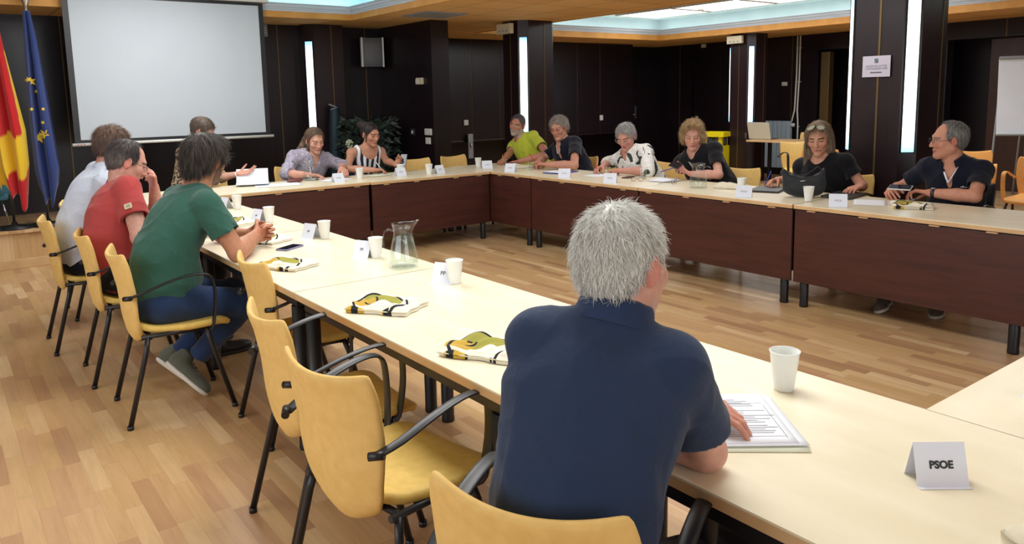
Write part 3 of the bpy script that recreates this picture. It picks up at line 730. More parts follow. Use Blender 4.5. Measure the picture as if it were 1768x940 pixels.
def sdf_mesh(prims, h, disp=None):
    adds = [q for q in prims if q.op == 1]
    lo = np.min([q.c-q.r for q in adds], 0)-.03; hi = np.max([q.c+q.r for q in adds], 0)+.03
    B = 8; nb = np.ceil((hi-lo)/(h*B)).astype(int)+1; N = nb*B
    V = np.full(tuple(N), .5, 'f')
    bi = np.stack(np.meshgrid(*[np.arange(n) for n in nb], indexing='ij'), -1).reshape(-1, 3)
    G = 3; gk = bi//G; key = (gk[:, 0]*1000+gk[:, 1])*1000+gk[:, 2]
    order = np.argsort(key, kind='stable'); bi = bi[order]; key = key[order]
    cuts = np.flatnonzero(np.diff(key))+1
    loc = np.stack(np.meshgrid(*[np.arange(B)]*3, indexing='ij'), -1).reshape(-1, 3)
    for grp in np.split(bi, cuts):
        g0 = (grp[0]//G)*G; gc = lo+(g0*B+G*B/2)*h; gr = G*B*h*.9
        loc_p = [q for q in prims if np.linalg.norm(q.c-gc) < q.r+gr+.09]
        if not any(q.op == 1 for q in loc_p): continue
        bc = lo+(grp*B+B/2-.5)*h; d = combine(bc, loc_p)
        act = np.abs(d) < B*h*1.35+.004
        ina = grp[~act & (d < 0)]
        for b in ina: V[b[0]*B:b[0]*B+B, b[1]*B:b[1]*B+B, b[2]*B:b[2]*B+B] = -.5
        ga = grp[act]
        if len(ga) == 0: continue
        idx = (ga[:, None, :]*B+loc[None]).reshape(-1, 3); pts = lo+idx*h
        v = combine(pts, loc_p)
        if disp is not None: v = v+disp(pts)
        V[idx[:, 0], idx[:, 1], idx[:, 2]] = v
    V[0] = V[-1] = .5; V[:, 0] = V[:, -1] = .5; V[:, :, 0] = V[:, :, -1] = .5
    S = V < 0
    c = S[:-1, :-1, :-1].astype(np.int8)
    tot = np.zeros_like(c)
    for a in (0, 1):
        for b in (0, 1):
            for e in (0, 1): tot += S[a:S.shape[0]-1+a, b:S.shape[1]-1+b, e:S.shape[2]-1+e]
    cell = (tot > 0) & (tot < 8); ci = np.argwhere(cell); vid = np.full(cell.shape, -1, int); vid[tuple(ci.T)] = np.arange(len(ci))
    acc = np.zeros((len(ci), 3)); cnt = np.zeros(len(ci))
    corners = [(a, b, e) for a in (0, 1) for b in (0, 1) for e in (0, 1)]
    vals = {cn: V[ci[:, 0]+cn[0], ci[:, 1]+cn[1], ci[:, 2]+cn[2]] for cn in corners}
    for cn in corners:
        for ax in range(3):
            if cn[ax]: continue
            c2 = list(cn); c2[ax] = 1; c2 = tuple(c2); v0, v1 = vals[cn], vals[c2]; m_ = (v0 < 0) != (v1 < 0)
            t = np.where(m_, v0/np.where(m_, v0-v1, 1), 0); p = np.array(cn, float)[None]+np.eye(3)[ax][None]*t[:, None]
            acc[m_] += p[m_]; cnt[m_] += 1
    verts = lo+(ci+acc/np.maximum(cnt, 1)[:, None])*h
    quads = []
    for ax in range(3):
        sl0 = [slice(None)]*3; sl1 = [slice(None)]*3; sl0[ax] = slice(0, -1); sl1[ax] = slice(1, None)
        A, Bq = S[tuple(sl0)], S[tuple(sl1)]; e = np.argwhere(A != Bq)
        o1, o2 = [(1, 2), (2, 0), (0, 1)][ax]
        ok = (e[:, o1] > 0) & (e[:, o2] > 0) & (e[:, o1] < cell.shape[o1]) & (e[:, o2] < cell.shape[o2]); e = e[ok]
        ins = A[tuple(e.T)]
        def g(d1, d2):
            q = e.copy(); q[:, o1] -= d1; q[:, o2] -= d2; return vid[tuple(q.T)]
        q = np.stack([g(1, 1), g(0, 1), g(0, 0), g(1, 0)], 1); q[~ins] = q[~ins][:, ::-1]; quads.append(q)
    return verts, np.concatenate(quads)
def fast_mesh(name, verts, quads, smooth=True, mat_idx=None):
    me = bpy.data.meshes.new(name); n, m = len(verts), len(quads); k = quads.shape[1]
    me.vertices.add(n); me.vertices.foreach_set('co', np.asarray(verts, 'f').ravel())
    me.loops.add(m*k); me.loops.foreach_set('vertex_index', quads.astype('i').ravel())
    me.polygons.add(m); me.polygons.foreach_set('loop_start', (np.arange(m)*k).astype('i'))
    try: me.polygons.foreach_set('loop_total', np.full(m, k, 'i'))
    except Exception: pass
    me.polygons.foreach_set('use_smooth', np.full(m, smooth))
    if mat_idx is not None: me.polygons.foreach_set('material_index', mat_idx.astype('i'))
    me.update(calc_edges=True); me.validate(); return me
def set_col(me, cols):
    ca = me.color_attributes.new('col', 'FLOAT_COLOR', 'POINT'); b = np.ones((len(me.vertices), 4), 'f'); b[:, :3] = cols; ca.data.foreach_set('color', b.ravel())
def attr_mat(name, rough, spec=.35, sub=0, grain=0, sheen=0, bs=.1):
    m = new_mat(name, (.5, .5, .5), rough, spec); n, l = nodes_of(m); at = n.new('ShaderNodeAttribute'); at.attribute_name = 'col'
    if grain:
        v = coord(m); g = ramp(m, noise(m, v, grain, 3), [(.3, (.86, .84, .84)), (.7, (1.05, 1.03, 1.02))])
        mx = n.new('ShaderNodeMix'); mx.data_type = 'RGBA'; mx.blend_type = 'MULTIPLY'; mx.inputs[0].default_value = 1
        l.new(at.outputs['Color'], mx.inputs[6]); l.new(g, mx.inputs[7]); to_base(m, mx.outputs[2]); bump(m, noise(m, v, grain*6, 2), bs, .001)
    else: to_base(m, at.outputs['Color'])
    if sub:
        b = n['Principled BSDF']; b.inputs['Subsurface Weight'].default_value = sub; b.inputs['Subsurface Radius'].default_value = (1, .35, .2); b.inputs['Subsurface Scale'].default_value = .006
    return m
attr_mat('skin', .52, .35, .05, 45); attr_mat('hair', .62, .35); new_mat('glasses_frame', (.02, .015, .015), .3)
new_mat('glass_lens', (1, 1, 1), .02, .5, 0, Transmission_Weight=1.0, IOR=1.05)
def pattern_mats():
    # grey paisley blouse
    m = new_mat('cloth_paisley', (.5, .5, .5), .85, .2); n, l = nodes_of(m); v = coord(m)
    a = ramp(m, noise(m, v, 15, 2, .5, 2.4), [(.0, srgb(186, 180, 194)), (.42, srgb(178, 172, 188)), (.47, srgb(92, 86, 108)), (.52, srgb(190, 184, 198)), (.60, srgb(120, 114, 134)), (.66, srgb(196, 190, 202))])
    to_base(m, a)
    # navy and white leaf stripes
    m = new_mat('cloth_navy_white', (.5, .5, .5), .85, .2); n, l = nodes_of(m); v = coord(m)
    w = n.new('ShaderNodeTexWave'); w.wave_type = 'BANDS'; w.bands_direction = 'X'; w.inputs['Scale'].default_value = 4.6; w.inputs['Distortion'].default_value = 3.2; w.inputs['Detail'].default_value = 1; w.inputs['Detail Scale'].default_value = .9
    l.new(v, w.inputs['Vector']); to_base(m, ramp(m, w.outputs['Fac'], [(0, srgb(38, 42, 66)), (.46, srgb(40, 44, 68)), (.52, srgb(226, 226, 226)), (1, srgb(232, 232, 232))]))
    # white with dark botanical print
    m = new_mat('cloth_floral', (.5, .5, .5), .85, .2); n, l = nodes_of(m); v = coord(m)
    f = noise(m, v, 7.5, 2, .45, .9); f2 = noise(m, v, 26, 2, .5, 1.5)
    c1 = ramp(m, f, [(.0, (0, 0, 0)), (.575, (0, 0, 0)), (.595, (1, 1, 1))]); c2 = ramp(m, f2, [(.0, (0, 0, 0)), (.475, (0, 0, 0)), (.49, (.55, .55, .55)), (.505, (.55, .55, .55)), (.52, (0, 0, 0))])
    mx = n.new('ShaderNodeMix'); mx.data_type = 'RGBA'; mx.blend_type = 'LIGHTEN'; mx.inputs[0].default_value = 1; l.new(c1, mx.inputs[6]); l.new(c2, mx.inputs[7])
    m3 = n.new('ShaderNodeMix'); m3.data_type = 'RGBA'; l.new(mx.outputs[2], m3.inputs[0]); m3.inputs[6].default_value = (*srgb(226, 224, 220), 1); m3.inputs[7].default_value = (*srgb(58, 66, 62), 1); to_base(m, m3.outputs[2])
    # leopard
    m = new_mat('cloth_leopard', (.5, .5, .5), .85, .2); n, l = nodes_of(m); v = coord(m)
    to_base(m, ramp(m, noise(m, v, 42, 2, .5, .8), [(.0, srgb(40, 34, 30)), (.46, srgb(46, 38, 32)), (.52, srgb(150, 128, 104)), (1, srgb(170, 146, 118))]))
pattern_mats()
fabric('cloth_navy', srgb(40, 56, 84), .9, .08, 900, .15); fabric('cloth_green', srgb(50, 92, 80), .9, .10); fabric('cloth_red', srgb(172, 66, 64), .9, .08)
fabric('cloth_white', srgb(208, 216, 232), .9, .04); fabric('cloth_lime', srgb(188, 198, 62), .85, .07); fabric('cloth_dark_navy', srgb(17, 22, 38), .9, .1)
fabric('cloth_black', srgb(13, 14, 20), .92, .1); fabric('cloth_collar_navy', srgb(40, 56, 88), .9, .1); fabric('denim', srgb(40, 62, 100), .9, .35, 500, .4); fabric('cloth_dark', srgb(18, 20, 28), .92, .15)
fabric('shoe_olive', srgb(96, 100, 88), .85, .15); fabric('shoe_brown', srgb(96, 84, 74), .8, .15); new_mat('shoe_black', (.012, .012, .014), .4); new_mat('sole_white', srgb(214, 210, 200), .6); new_mat('sole_dark', (.03, .03, .03), .7)

def frame(az, pitch=0, roll=0):
    """rows: right, forward, up; az clockwise from +Y, pitch>0 looks down, roll>0 tilts toward own right"""
    a = math.radians(az); p = math.radians(pitch); r = math.radians(roll)
    f = np.array([math.sin(a)*math.cos(p), math.cos(a)*math.cos(p), -math.sin(p)]); rt_ = np.array([math.cos(a), -math.sin(a), 0.]); u = np.cross(rt_, f)
    return np.stack([rt_*math.cos(r)-u*math.sin(r), f, u*math.cos(r)+rt_*math.sin(r)])
def head_prims(H, F, s, fem=False, chin=0, fat=0):
    P = lambda x, y, z: H+s*(np.array([x, y, z])@F)
    R = lambda *r: np.array(r)*s
    o = [ell(P(0, -.016, .030), R(.074, .094, .083), F, .02), ell(P(0, .030, -.030), R((.056 if fem else .060)+fat, .062, .080), F, .035*s)]
    for sx in (-1, 1):
        o.append(cone(P(sx*(.043 if fem else .050), .000, -.050), P(sx*(.008 if fem else .012), .068, -.098), .018*s+fat, (.014 if fem else .017)*s, .028*s))
        o.append(ell(P(sx*.038, .060, -.024), R(.024, .020, .020), F, .022*s))
    o.append(ell(P(0, .076+chin, -.100), R(.020, .015, .016), F, .02*s))
    o.append(cone(P(-.030, .076, .024), P(.030, .076, .024), .013*s, .013*s, .018*s))
    for sx in (-1, 1): o.append(ell(P(sx*.031, .101, .004), R(.018, .016, .013), F, .012*s, -1))
    for sx in (-1, 1): o.append(ell(P(sx*.031, .0735, .003), R(.0135, .0135, .0125), F, .004*s))
    o.append(cone(P(0, .086, .016), P(0, .108, -.030), .0065*s, .0105*s, .012*s))
    for sx in (-1, 1): o.append(ell(P(sx*.012, .098, -.034), R(.008, .010, .007), F, .006*s))
    lp = .0055 if not fem else .0065
    o.append(cone(P(-.020, .084, -.062), P(0, .093, -.059), lp*.8*s, lp*s, .006*s)); o.append(cone(P(.020, .084, -.062), P(0, .093, -.059), lp*.8*s, lp*s, .006*s))
    o.append(cone(P(-.014, .086, -.0725), P(.014, .086, -.0725), lp*1.1*s, lp*1.1*s, .007*s))
    for sx in (-1, 1):
        E_ = np.stack([F[0]*.86+sx*F[1]*-.5*.6, F[1], F[2]]); E_[0] = nv(E_[0]); E_[1] = nv(F[1]-E_[0]*(F[1]@E_[0])); E_[2] = np.cross(E_[0], E_[1])
        o.append(ell(P(sx*.080, -.008, -.006), R(.0085, .020, .032), E_, .008*s)); o.append(ell(P(sx*.092, -.004, -.004), R(.007, .011, .019), E_, .005*s, -1))
    return o
def hand_prims(Wp, d, n, side, curl=.5, spread=.12, s=1.0, thumb=.5, curls=None):
    """Wp wrist, d direction of the palm, n palm normal (towards what it holds), side +1 = right hand"""
    d = nv(d); n = nv(n-d*(n@d)); t = np.cross(d, n)*side   # t points to the thumb side
    o = []; K = []
    for i, (off, L) in enumerate(((.030, .088), (.010, .092), (-.011, .087), (-.030, .078))):
        k_ = Wp+s*(d*L+t*off); K.append(k_)
        o.append(cone(Wp+s*(t*off*.55+d*.006), k_, .0155*s, .0115*s, .012*s))
    for i, k_ in enumerate(K):
        Ls = [(.042, .027, .021), (.046, .030, .022), (.042, .028, .021), (.033, .021, .019)][i]; a = 0
        c = curl if curls is None else curls[i]; sp = (1.5-i)*spread; p = k_; r = .0096 if i < 3 else .0086
        for j, L in enumerate(Ls):
            a += c*(.75, 1.0, .6)[j]; dd = nv((d*math.cos(sp)+t*math.sin(sp))*math.cos(a)+n*math.sin(a)); q = p+dd*L*s
            o.append(cone(p, q, r*s*(1-.1*j), r*s*(.92-.1*j), .004*s)); p = q
    a = thumb; p = Wp+s*(t*.026+d*.020+n*.006)
    for j, L in enumerate((.040, .032, .026)):
        ang = .85-.25*j; dd = nv(d*math.cos(ang)+t*math.sin(ang)*(1-a*.5)+n*a*(.6+.3*j)); q = p+dd*L*s
        o.append(cone(p, q, (.0135, .0110, .0100)[j]*s, (.0110, .0100, .0080)[j]*s, .010*s if j == 0 else .004*s)); p = q
    return o
def ik(S, Wp, L1, L2, hint):
    d = Wp-S; D = np.linalg.norm(d); f = D/(L1+L2)
    if f > .995: L1 *= f/.99; L2 *= f/.99
    u = d/D; a = (L1*L1-L2*L2+D*D)/(2*D); h = math.sqrt(max(L1*L1-a*a, 0)); hint = np.asarray(hint, float); hv = hint-u*(hint@u)
    return S+u*a+nv(hv)*h
_rs = np.random.RandomState(5)
_WD = _rs.normal(size=(9, 3)); _WD /= np.linalg.norm(_WD, axis=1)[:, None]; _WP = _rs.uniform(0, 6.28, 9); _WF = np.array([14, 19, 25, 33, 41, 52, 17, 29, 38])
def wrinkle(p, amp=.003, seed=0.):
    v = np.zeros(len(p)); q = p*np.array([1, 1, .75])
    w = .035*np.sin(q@_WD[6]*17+seed)+.03*np.sin(q@_WD[7]*23+seed*2)
    for i in range(6): v += (1-np.abs(np.sin(q@_WD[i]*_WF[i]*.5+_WP[i]+seed+w*_WF[i]*.6)))**2.2*(.9 if i < 3 else .5)
    return -amp*(v-1.3)
def srgbn(c): return np.array(srgb(*c))
def vnoise(p, f, seed=0):
    v = np.zeros(len(p))
    for i in range(9): v += np.sin(p@_WD[i]*f*(1+.37*i)+_WP[i]+seed)/(1+.3*i)
    return v/3
HAIRLINE = {  # hair lies where forward coordinate y < value(z)
    'short':    ([-.09, -.072, -.05, -.02, 0, .03, .06, .09, .12], [-.12, -.075, -.045, -.026, .026, .046, .060, .078, .09]),
    'receding': ([-.09, -.072, -.05, -.02, 0, .03, .06, .085, .12], [-.12, -.075, -.045, -.022, .022, .036, .030, .020, .02]),
    'fringe':   ([-.09, -.08, -.05, -.02, 0, .02, .05, .09, .12], [-.10, -.07, -.035, .018, .038, .066, .10, .12, .12]),
    'long':     ([-.30, -.12, -.05, -.02, 0, .03, .06, .09, .12], [.02, .02, .022, .030, .040, .052, .062, .078, .09]),
    'crop':     ([-.09, -.072, -.05, -.02, 0, .03, .06, .085, .12], [-.12, -.075, -.045, -.022, .026, .048, .056, .060, .06]),
    'parted':   ([-.30, -.12, -.05, -.02, 0, .03, .06, .09, .12], [.02, .02, .018, .022, .028, .034, .044, .060, .085]),
    'pulled':   ([-.09, -.08, -.05, -.02, 0, .03, .06, .09, .12], [-.10, -.07, -.040, .000, .030, .050, .062, .074, .08]),
}
def hair_build(t, H, F, s, base, st):
    P = lambda x, y, z: H+s*(np.array([x, y, z])@F)
    th = st.get('thick', .010); sty = st['style']; zz, yy = HAIRLINE[sty]
    pr = [ell(P(0, -.016, .030), np.array([.074+th, .094+th, .083+th])*s, F, .02)]
    pr += [ell(P(0, -.030, -.012), np.array([.066+th, .070+th*.8, .070])*s, F, .03)] 
    for (c, r) in st.get('lobes', []): pr.append(ell(P(*c), np.array(r)*s, F, .025))
    for (a, b, ra, rb) in st.get('locks', []): pr.append(cone(P(*a), P(*b), ra*s, rb*s, .02))
    def cut(p):
        q = (p-H)@F.T/s; zl = q[:, 2]; yl = np.interp(zl, zz, yy); d1 = (q[:, 1]-yl)*.75*s
        # keep the ears free
        if not st.get('cover_ears'):
            d1 = np.maximum(d1, -(np.linalg.norm((q-np.array([0, -.006, -.008]))/np.array([.12, .027, .040]), axis=1)-1)*.018*s)
        zb = st.get('zbot', -.078); d1 = np.maximum(d1, (zb+ .25*np.maximum(0, q[:, 1]+.02)*(0 if st.get('cover_ears') else 1) -q[:, 2])*.8*s)
        return d1
    pr.append(halfcut(cut, H))
    for (a, b, ra, rb) in st.get('tail', []): pr.append(cone(P(*a), P(*b), ra*s, rb*s, .015))
    amp = st.get('amp', .0025); fq = st.get('freq', 90)
    def disp(p):
        q = (p-H)@F.T; ang = np.arctan2(q[:, 0], -q[:, 1]+.001); w = q.copy(); w[:, 2] *= .35
        return amp*vnoise(w, fq, 1.3)
    v, q = sdf_mesh(pr, st.get('h', .0045), disp)
    if len(v) == 0: return None
    loc = (v-H)@F.T/s
    c1, c2 = srgbn(st['col']), srgbn(st.get('col2', tuple(int(x*.7) for x in st['col'])))
    w = loc.copy(); w[:, 2] *= .3
    mixv = np.clip(.5+.6*vnoise(w*s, 150, .4)+st.get('tip', 0)*0, 0, 1)[:, None]
    cols = c2+(c1-c2)*mixv
    if 'side' in st:
        sd = np.clip((.045-loc[:, 2])/.05, 0, 1)[:, None]; cols = cols*(1-sd*.75)+srgbn(st['side'])*sd*.75
    verts = [v]; quads = [q]; colsL = [cols]; nb = len(v)
    # strands over the cap
    ns = st.get('strands', 900)
    if ns:
        rng = np.random.RandomState(11); a, b, c = v[q[:, 0]], v[q[:, 1]], v[q[:, 2]]; nn = np.cross(b-a, c-a); A = np.linalg.norm(nn, axis=1); pick = rng.choice(len(q), ns, p=A/A.sum())
        # a cap is closed: keep only picks on the outside
        nrm = nn[pick]/(A[pick][:, None]+1e-9); pos = a[pick]*.34+b[pick]*.33+c[pick]*.33
        lp = (pos-H)@F.T/s; ln = nrm@F.T
        ok = ((ln*(lp-np.array([0, -.02, .01]))).sum(1) > .01); nrm, pos, lp, ln = nrm[ok], pos[ok], lp[ok], ln[ok]
        crown = np.array(st.get('crown', (0, -.055, .10)))
        fl = lp-crown; fl[:, 2] -= st.get('down', .04); fl -= ln*(fl*ln).sum(1)[:, None]; fl /= np.linalg.norm(fl, axis=1)[:, None]+1e-6
        fl += rng.normal(size=fl.shape)*st.get('wild', .22); lift = st.get('lift', .25)*rng.uniform(.3, 1.3, (len(fl), 1))
        top = np.clip((lp[:, 2]-.02)/.08, 0, 1)[:, None]
        dirv = fl+ln*(lift*(1+st.get('toplift', .5)*top)); dirv /= np.linalg.norm(dirv, axis=1)[:, None]; dirw = dirv@F
        L = (st.get('len', .030)*rng.uniform(.5, 1.25, (len(fl), 1)))*s; wd = st.get('w', .0011)*s
        sidev = np.cross(dirw, nrm); sidev /= np.linalg.norm(sidev, axis=1)[:, None]+1e-6
        g = np.array([0, 0, -1.])*L*st.get('grav', .12)
        p0 = pos-nrm*.002; p1 = pos+dirw*L*.5; p2 = pos+dirw*L+g-nrm*L*.15
        up_ = np.cross(sidev, dirw)*wd*.5
        rows = [p0-sidev*wd, p0+sidev*wd, p0+up_, p1-sidev*wd*.8, p1+sidev*wd*.8, p1+up_*1., p2-sidev*wd*.15, p2+sidev*wd*.15, p2+up_*.3]
        n_ = len(pos); sv = np.stack(rows, 1).reshape(-1, 3); base_i = nb+np.arange(n_)[:, None]*9; fs = []
        for k in (0, 3):
            for (i, j) in ((0, 1), (1, 2), (2, 0)): fs.append(base_i+np.array([k+i, k+j, k+3+j, k+3+i]))
        verts.append(sv); quads.append(np.concatenate(fs))
        idx = rng.uniform(0, 1, (n_, 1)); sc_ = c2+(c1-c2)*np.clip(idx*1.25, 0, 1.2)
        if 'side' in st:
            sd = np.clip((.045-lp[:, 2])/.05, 0, 1)[:, None]; sc_ = sc_*(1-sd*.75)+srgbn(st['side'])*(.7+.5*idx)*sd*.75
        colsL.append(np.repeat(sc_, 9, 0))
    V = np.concatenate(verts); Q = np.concatenate(quads); me = fast_mesh('hair', V-base, Q); set_col(me, np.clip(np.concatenate(colsL), 0, 1))
    return obj_from('hair', me, 'hair', t)
def glasses_build(t, H, F, s, base, st):
    P = lambda x, y, z: Vector(H+s*(np.array([x, y, z])@F)-base)
    m = MB(); r = st.get('r', .0013); mb2 = MB()
    for sx in (-1, 1):
        rim = []
        for k in range(20):
            a = 2*PI*k/20; ex = .021*(abs(math.cos(a))**.75)*(1 if math.cos(a) >= 0 else -1); ez = st.get('hz', .014)*(abs(math.sin(a))**.8)*(1 if math.sin(a) >= 0 else -1)
            rim.append(P(sx*.033+ex, .104-.10*abs(sx*.033+ex)**1.4, .001+ez))
        m.tube(rim, r*s, 6, 0, None, 1, True)
        if st.get('temple', True):
            m.tube([P(sx*.055, .099, .006), P(sx*.074, .088, .006), P(sx*.082, .04, .006), P(sx*.083, -.002, .004), P(sx*.080, -.020, -.012)], r*1.1*s, 6)
    m.tube([P(-.012, .104, .004), P(0, .107, .007), P(.012, .104, .004)], r*s, 6)
    o = m.build('glasses', new_mat('glasses_'+str(len(MATS)), st.get('col', (.02, .015, .015)), .3).name, t)
    return o
def shoe_build(t, base, toe, heel, up, mat, sole, laces=True):
    d = toe-heel; L = np.linalg.norm(d); d = nv(d); up = nv(up-d*(up@d)); r = np.cross(d, up); F = np.stack([r, d, up])
    P = lambda x, y, z: heel+(np.array([x, y, z])@F); k = L/.28
    pr = [ell(P(0, .20*k, .035), (.047, .085, .035), F, .03), ell(P(0, .09*k, .04), (.040, .10, .042), F, .03), ell(P(0, .05*k, .065), (.038, .055, .045), F, .03), cone(P(0, .045*k, .06), P(0, .05*k, .105), .040, .042, .02)]
    pr.append(halfcut(lambda p: -((p-heel)@up-.014), heel)); pr.append(ell(P(0, .05*k, .125), (.033, .042, .035), F, .005, -1))
    v, q = sdf_mesh(pr, .0055); o = obj_from('shoe', fast_mesh('shoe', v-base, q), mat, t)
    pr = [ell(P(0, .20*k, .012), (.051, .088, .022), F, .03), ell(P(0, .08*k, .012), (.043, .092, .022), F, .04), halfcut(lambda p: np.abs((p-heel)@up-.010)-.012, heel)]
    v, q = sdf_mesh(pr, .0055); obj_from('sole', fast_mesh('sole', v-base, q), sole, o)
    if laces:
        m = MB()
        for i in range(4): m.tube([Vector(P(-.022, (.115+.02*i)*k, .083-.006*i)-base), Vector(P(0, (.118+.02*i)*k, .091-.007*i)-base), Vector(P(.022, (.121+.02*i)*k, .083-.006*i)-base)], .0025, 6)
        m.build('laces', 'shoe_black' if mat != 'shoe_black' else 'plastic_darkgrey', o)
def person(label, pelvis, az, head, haz, hp, hr=0, sc=1.06, sh=.185, belly=0, girth=1.0, fem=False, skin=(206, 152, 128), arms=None, hair=None, beard=None,
           shirt='cloth_navy', sleeve=.55, neck='crew', collar=None, glasses=None, legs=None, pants='cloth_dark', twist=0, wr=.003, vneck=.0, brow=(70, 55, 45), hsc=None,
           sleeveless=False, back=.05, shoes=None, closed_eyes=True, chin=0, loose=.010, nsh=.0, mouth=(170, 95, 90), group=None, lean=None, h=.0045, shirtlen=.07, fat=0, shoulder_drop=.055, extra=None, roll=0, nz=0.):
    base = np.array([pelvis[0], pelvis[1], 0.]); t = empty('person', tuple(base), 0, label, 'person', group)
    Pv = np.array(pelvis, float); H = np.array(head, float); s = sc; hs = hsc or sc; F = frame(az+twist); FP = frame(az); HF = frame(haz, hp, hr)
    fwd, right = F[1], F[0]
    # neck base sits below and behind the head
    up0 = nv(H-Pv); N = H-np.array([0, 0, .140])*s-nv(up0)*.02*s-HF[1]*.03*s-fwd*.012*s+np.array([0, 0, nz])
    ax = nv(N-Pv); Bk = (Pv+N)/2-FP[1]*back
    bz = lambda u: (1-u)**2*Pv+2*u*(1-u)*Bk+u*u*N
    def fr(u):
        tg = nv(2*(1-u)*(Bk-Pv)+2*u*(N-Bk)); rr = nv(F[0] if u > .5 else FP[0]); ff = nv(np.cross(tg, rr)); rr = nv(np.cross(ff, tg)); return np.stack([rr, ff, tg])
    Ft = fr(.85); rl = math.radians(roll); rgt = nv(Ft[0]*math.cos(rl)-Ft[2]*math.sin(rl)); sp = N-Ft[2]*shoulder_drop*s-Ft[1]*.005
    SR, SL = sp+rgt*sh*s, sp-rgt*sh*s
    g = girth; tl = np.linalg.norm(N-Pv)
    def torso(inf=0):
        o = [ell(Pv+FP[2]*.01, np.array([.172*g+inf, .125*g+inf, .125+inf])*s, fr(0), .05), ell(bz(.30), np.array([.150*g+inf, (.112+belly*.5)*g+inf, .15+inf])*s, fr(.3), .06),
             ell(bz(.50)+fr(.5)[1]*.0, np.array([.152*g+inf, .112*g+inf, .16+inf])*s, fr(.5), .06), ell(bz(.74), np.array([.166*g+inf, .116+inf, .15+inf])*s, fr(.74), .06)]
        if belly: o.append(ell(bz(.22)+fr(.22)[1]*(.05+belly), np.array([.13*g+inf, .09+belly*.5+inf, .12+inf])*s, fr(.25), .06))
        o.append(cone(SR-rgt*.03, SL+rgt*.03, (.047+inf)*s, (.047+inf)*s, .04))
        o.append(ell(sp-Ft[2]*.045*s+Ft[1]*.0, np.array([sh*.86+inf, .080+inf, .075+inf])*s, Ft, .04))
        for S in (SR, SL): o.append(cone(N+Ft[2]*.01-Ft[1]*.01, S+Ft[2]*.0, (.046+inf)*s, (.040+inf)*s, .035))
        if fem:
            for sx in (-1, 1): o.append(ell(bz(.66)+fr(.66)[1]*.075*s+fr(.66)[0]*sx*.072*s, np.array([.062+inf, .058+inf, .062+inf])*s, fr(.66), .04))
        return o
    tor = torso()
    nk = .045 if fem else .058
    body = tor+[cone(N-Ft[2]*.03*s, H-HF[2]*.045*hs-HF[1]*.018*hs, nk*1.12*s+fat*.5, nk*s+fat*.5, .03)]
    body += head_prims(H, HF, hs, fem, chin, fat)
    armd = []
    for side, S, spec in ((1, SR, (arms or {}).get('R')), (-1, SL, (arms or {}).get('L'))):
        spec = spec or {}
        Wp = np.array(spec.get('w', S+fwd*.25+np.array([0, 0, -.35])), float); L1, L2 = .285*s, .255*s
        E = np.array(spec['e'], float) if 'e' in spec else ik(S, Wp, L1, L2, np.array(spec.get('hint', (0, 0, -1)), float)+right*side*.3-fwd*.2)
        ar = .92 if fem else 1.0; ar *= spec.get('fat', 1)
        body += [ell(S, np.array([.050, .050, .052])*s*ar, None, .03), cone(S, E, .045*s*ar, .037*s*ar, .025), cone(E, E*.62+Wp*.38, .040*s*ar, .041*s*ar, .015), cone(E*.62+Wp*.38, Wp, .041*s*ar, .026*s*ar, .012)]
        d = np.array(spec.get('d', nv(Wp-E)), float); n = np.array(spec.get('n', (0, 0, -1)), float)
        body += hand_prims(Wp, d, n, side, spec.get('curl', .45), spec.get('spread', .10), s*(.93 if fem else 1.0), spec.get('thumb', .5), spec.get('curls'))
        armd.append((side, S, E, Wp, ar))
    v, q = sdf_mesh(body, h)
    skin = tuple(c*.93+sum(skin)/3*.07-6 for c in skin); col = np.tile(srgbn(skin), (len(v), 1)); loc = (v-H)@HF.T/hs; inh = (np.abs(loc) < .13).all(1) & (loc[:, 1] > .02)
    def paint(mask, c, a=1.0): col[mask] = col[mask]*(1-a)+srgbn(c)*a
    for sx in (-1, 1):
        ex, ez = loc[:, 0]-sx*.031, loc[:, 2]-.003
        if closed_eyes: paint(inh & (np.abs(ex) < .0155) & (np.abs(ez+.004-8*ex*ex*0) < .0036), (50, 34, 32), .85)
        else:
            paint(inh & ((ex/.013)**2+(ez/.0062)**2 < 1) & (loc[:, 1] > .06), (225, 220, 214)); paint(inh & (ex**2+ez**2 < .0055**2) & (loc[:, 1] > .06), (50, 38, 32)); paint(inh & (np.abs(ex) < .016) & (np.abs(ez-.0070) < .002), (60, 45, 40), .8)
        paint(inh & (np.abs(ex) < .020) & (np.abs(ez-.0205+6*ex*ex*1.5) < .0045), brow, .9)
    paint(inh & (np.abs(loc[:, 0]) < .024) & (np.abs(loc[:, 2]+.0655) < .0115-.25*np.abs(loc[:, 0])), mouth, .65)
    paint(inh & (np.abs(loc[:, 0]) < .022) & (np.abs(loc[:, 2]+.0662) < .0015), (90, 45, 42), .7)
    che = inh & (((np.abs(loc[:, 0])-.040)/.02)**2+((loc[:, 2]+.03)/.02)**2 < 1); paint(che, tuple(min(255, int(c*f)) for c, f in zip(skin, (1.05, .86, .86))), .35)
    ear = (np.abs(loc[:, 0]) > .078) & (np.abs(loc[:, 1]) < .04) & (np.abs(loc[:, 2]) < .05); paint(ear, tuple(min(255, int(c*f)) for c, f in zip(skin, (1.06, .80, .80))), .5)
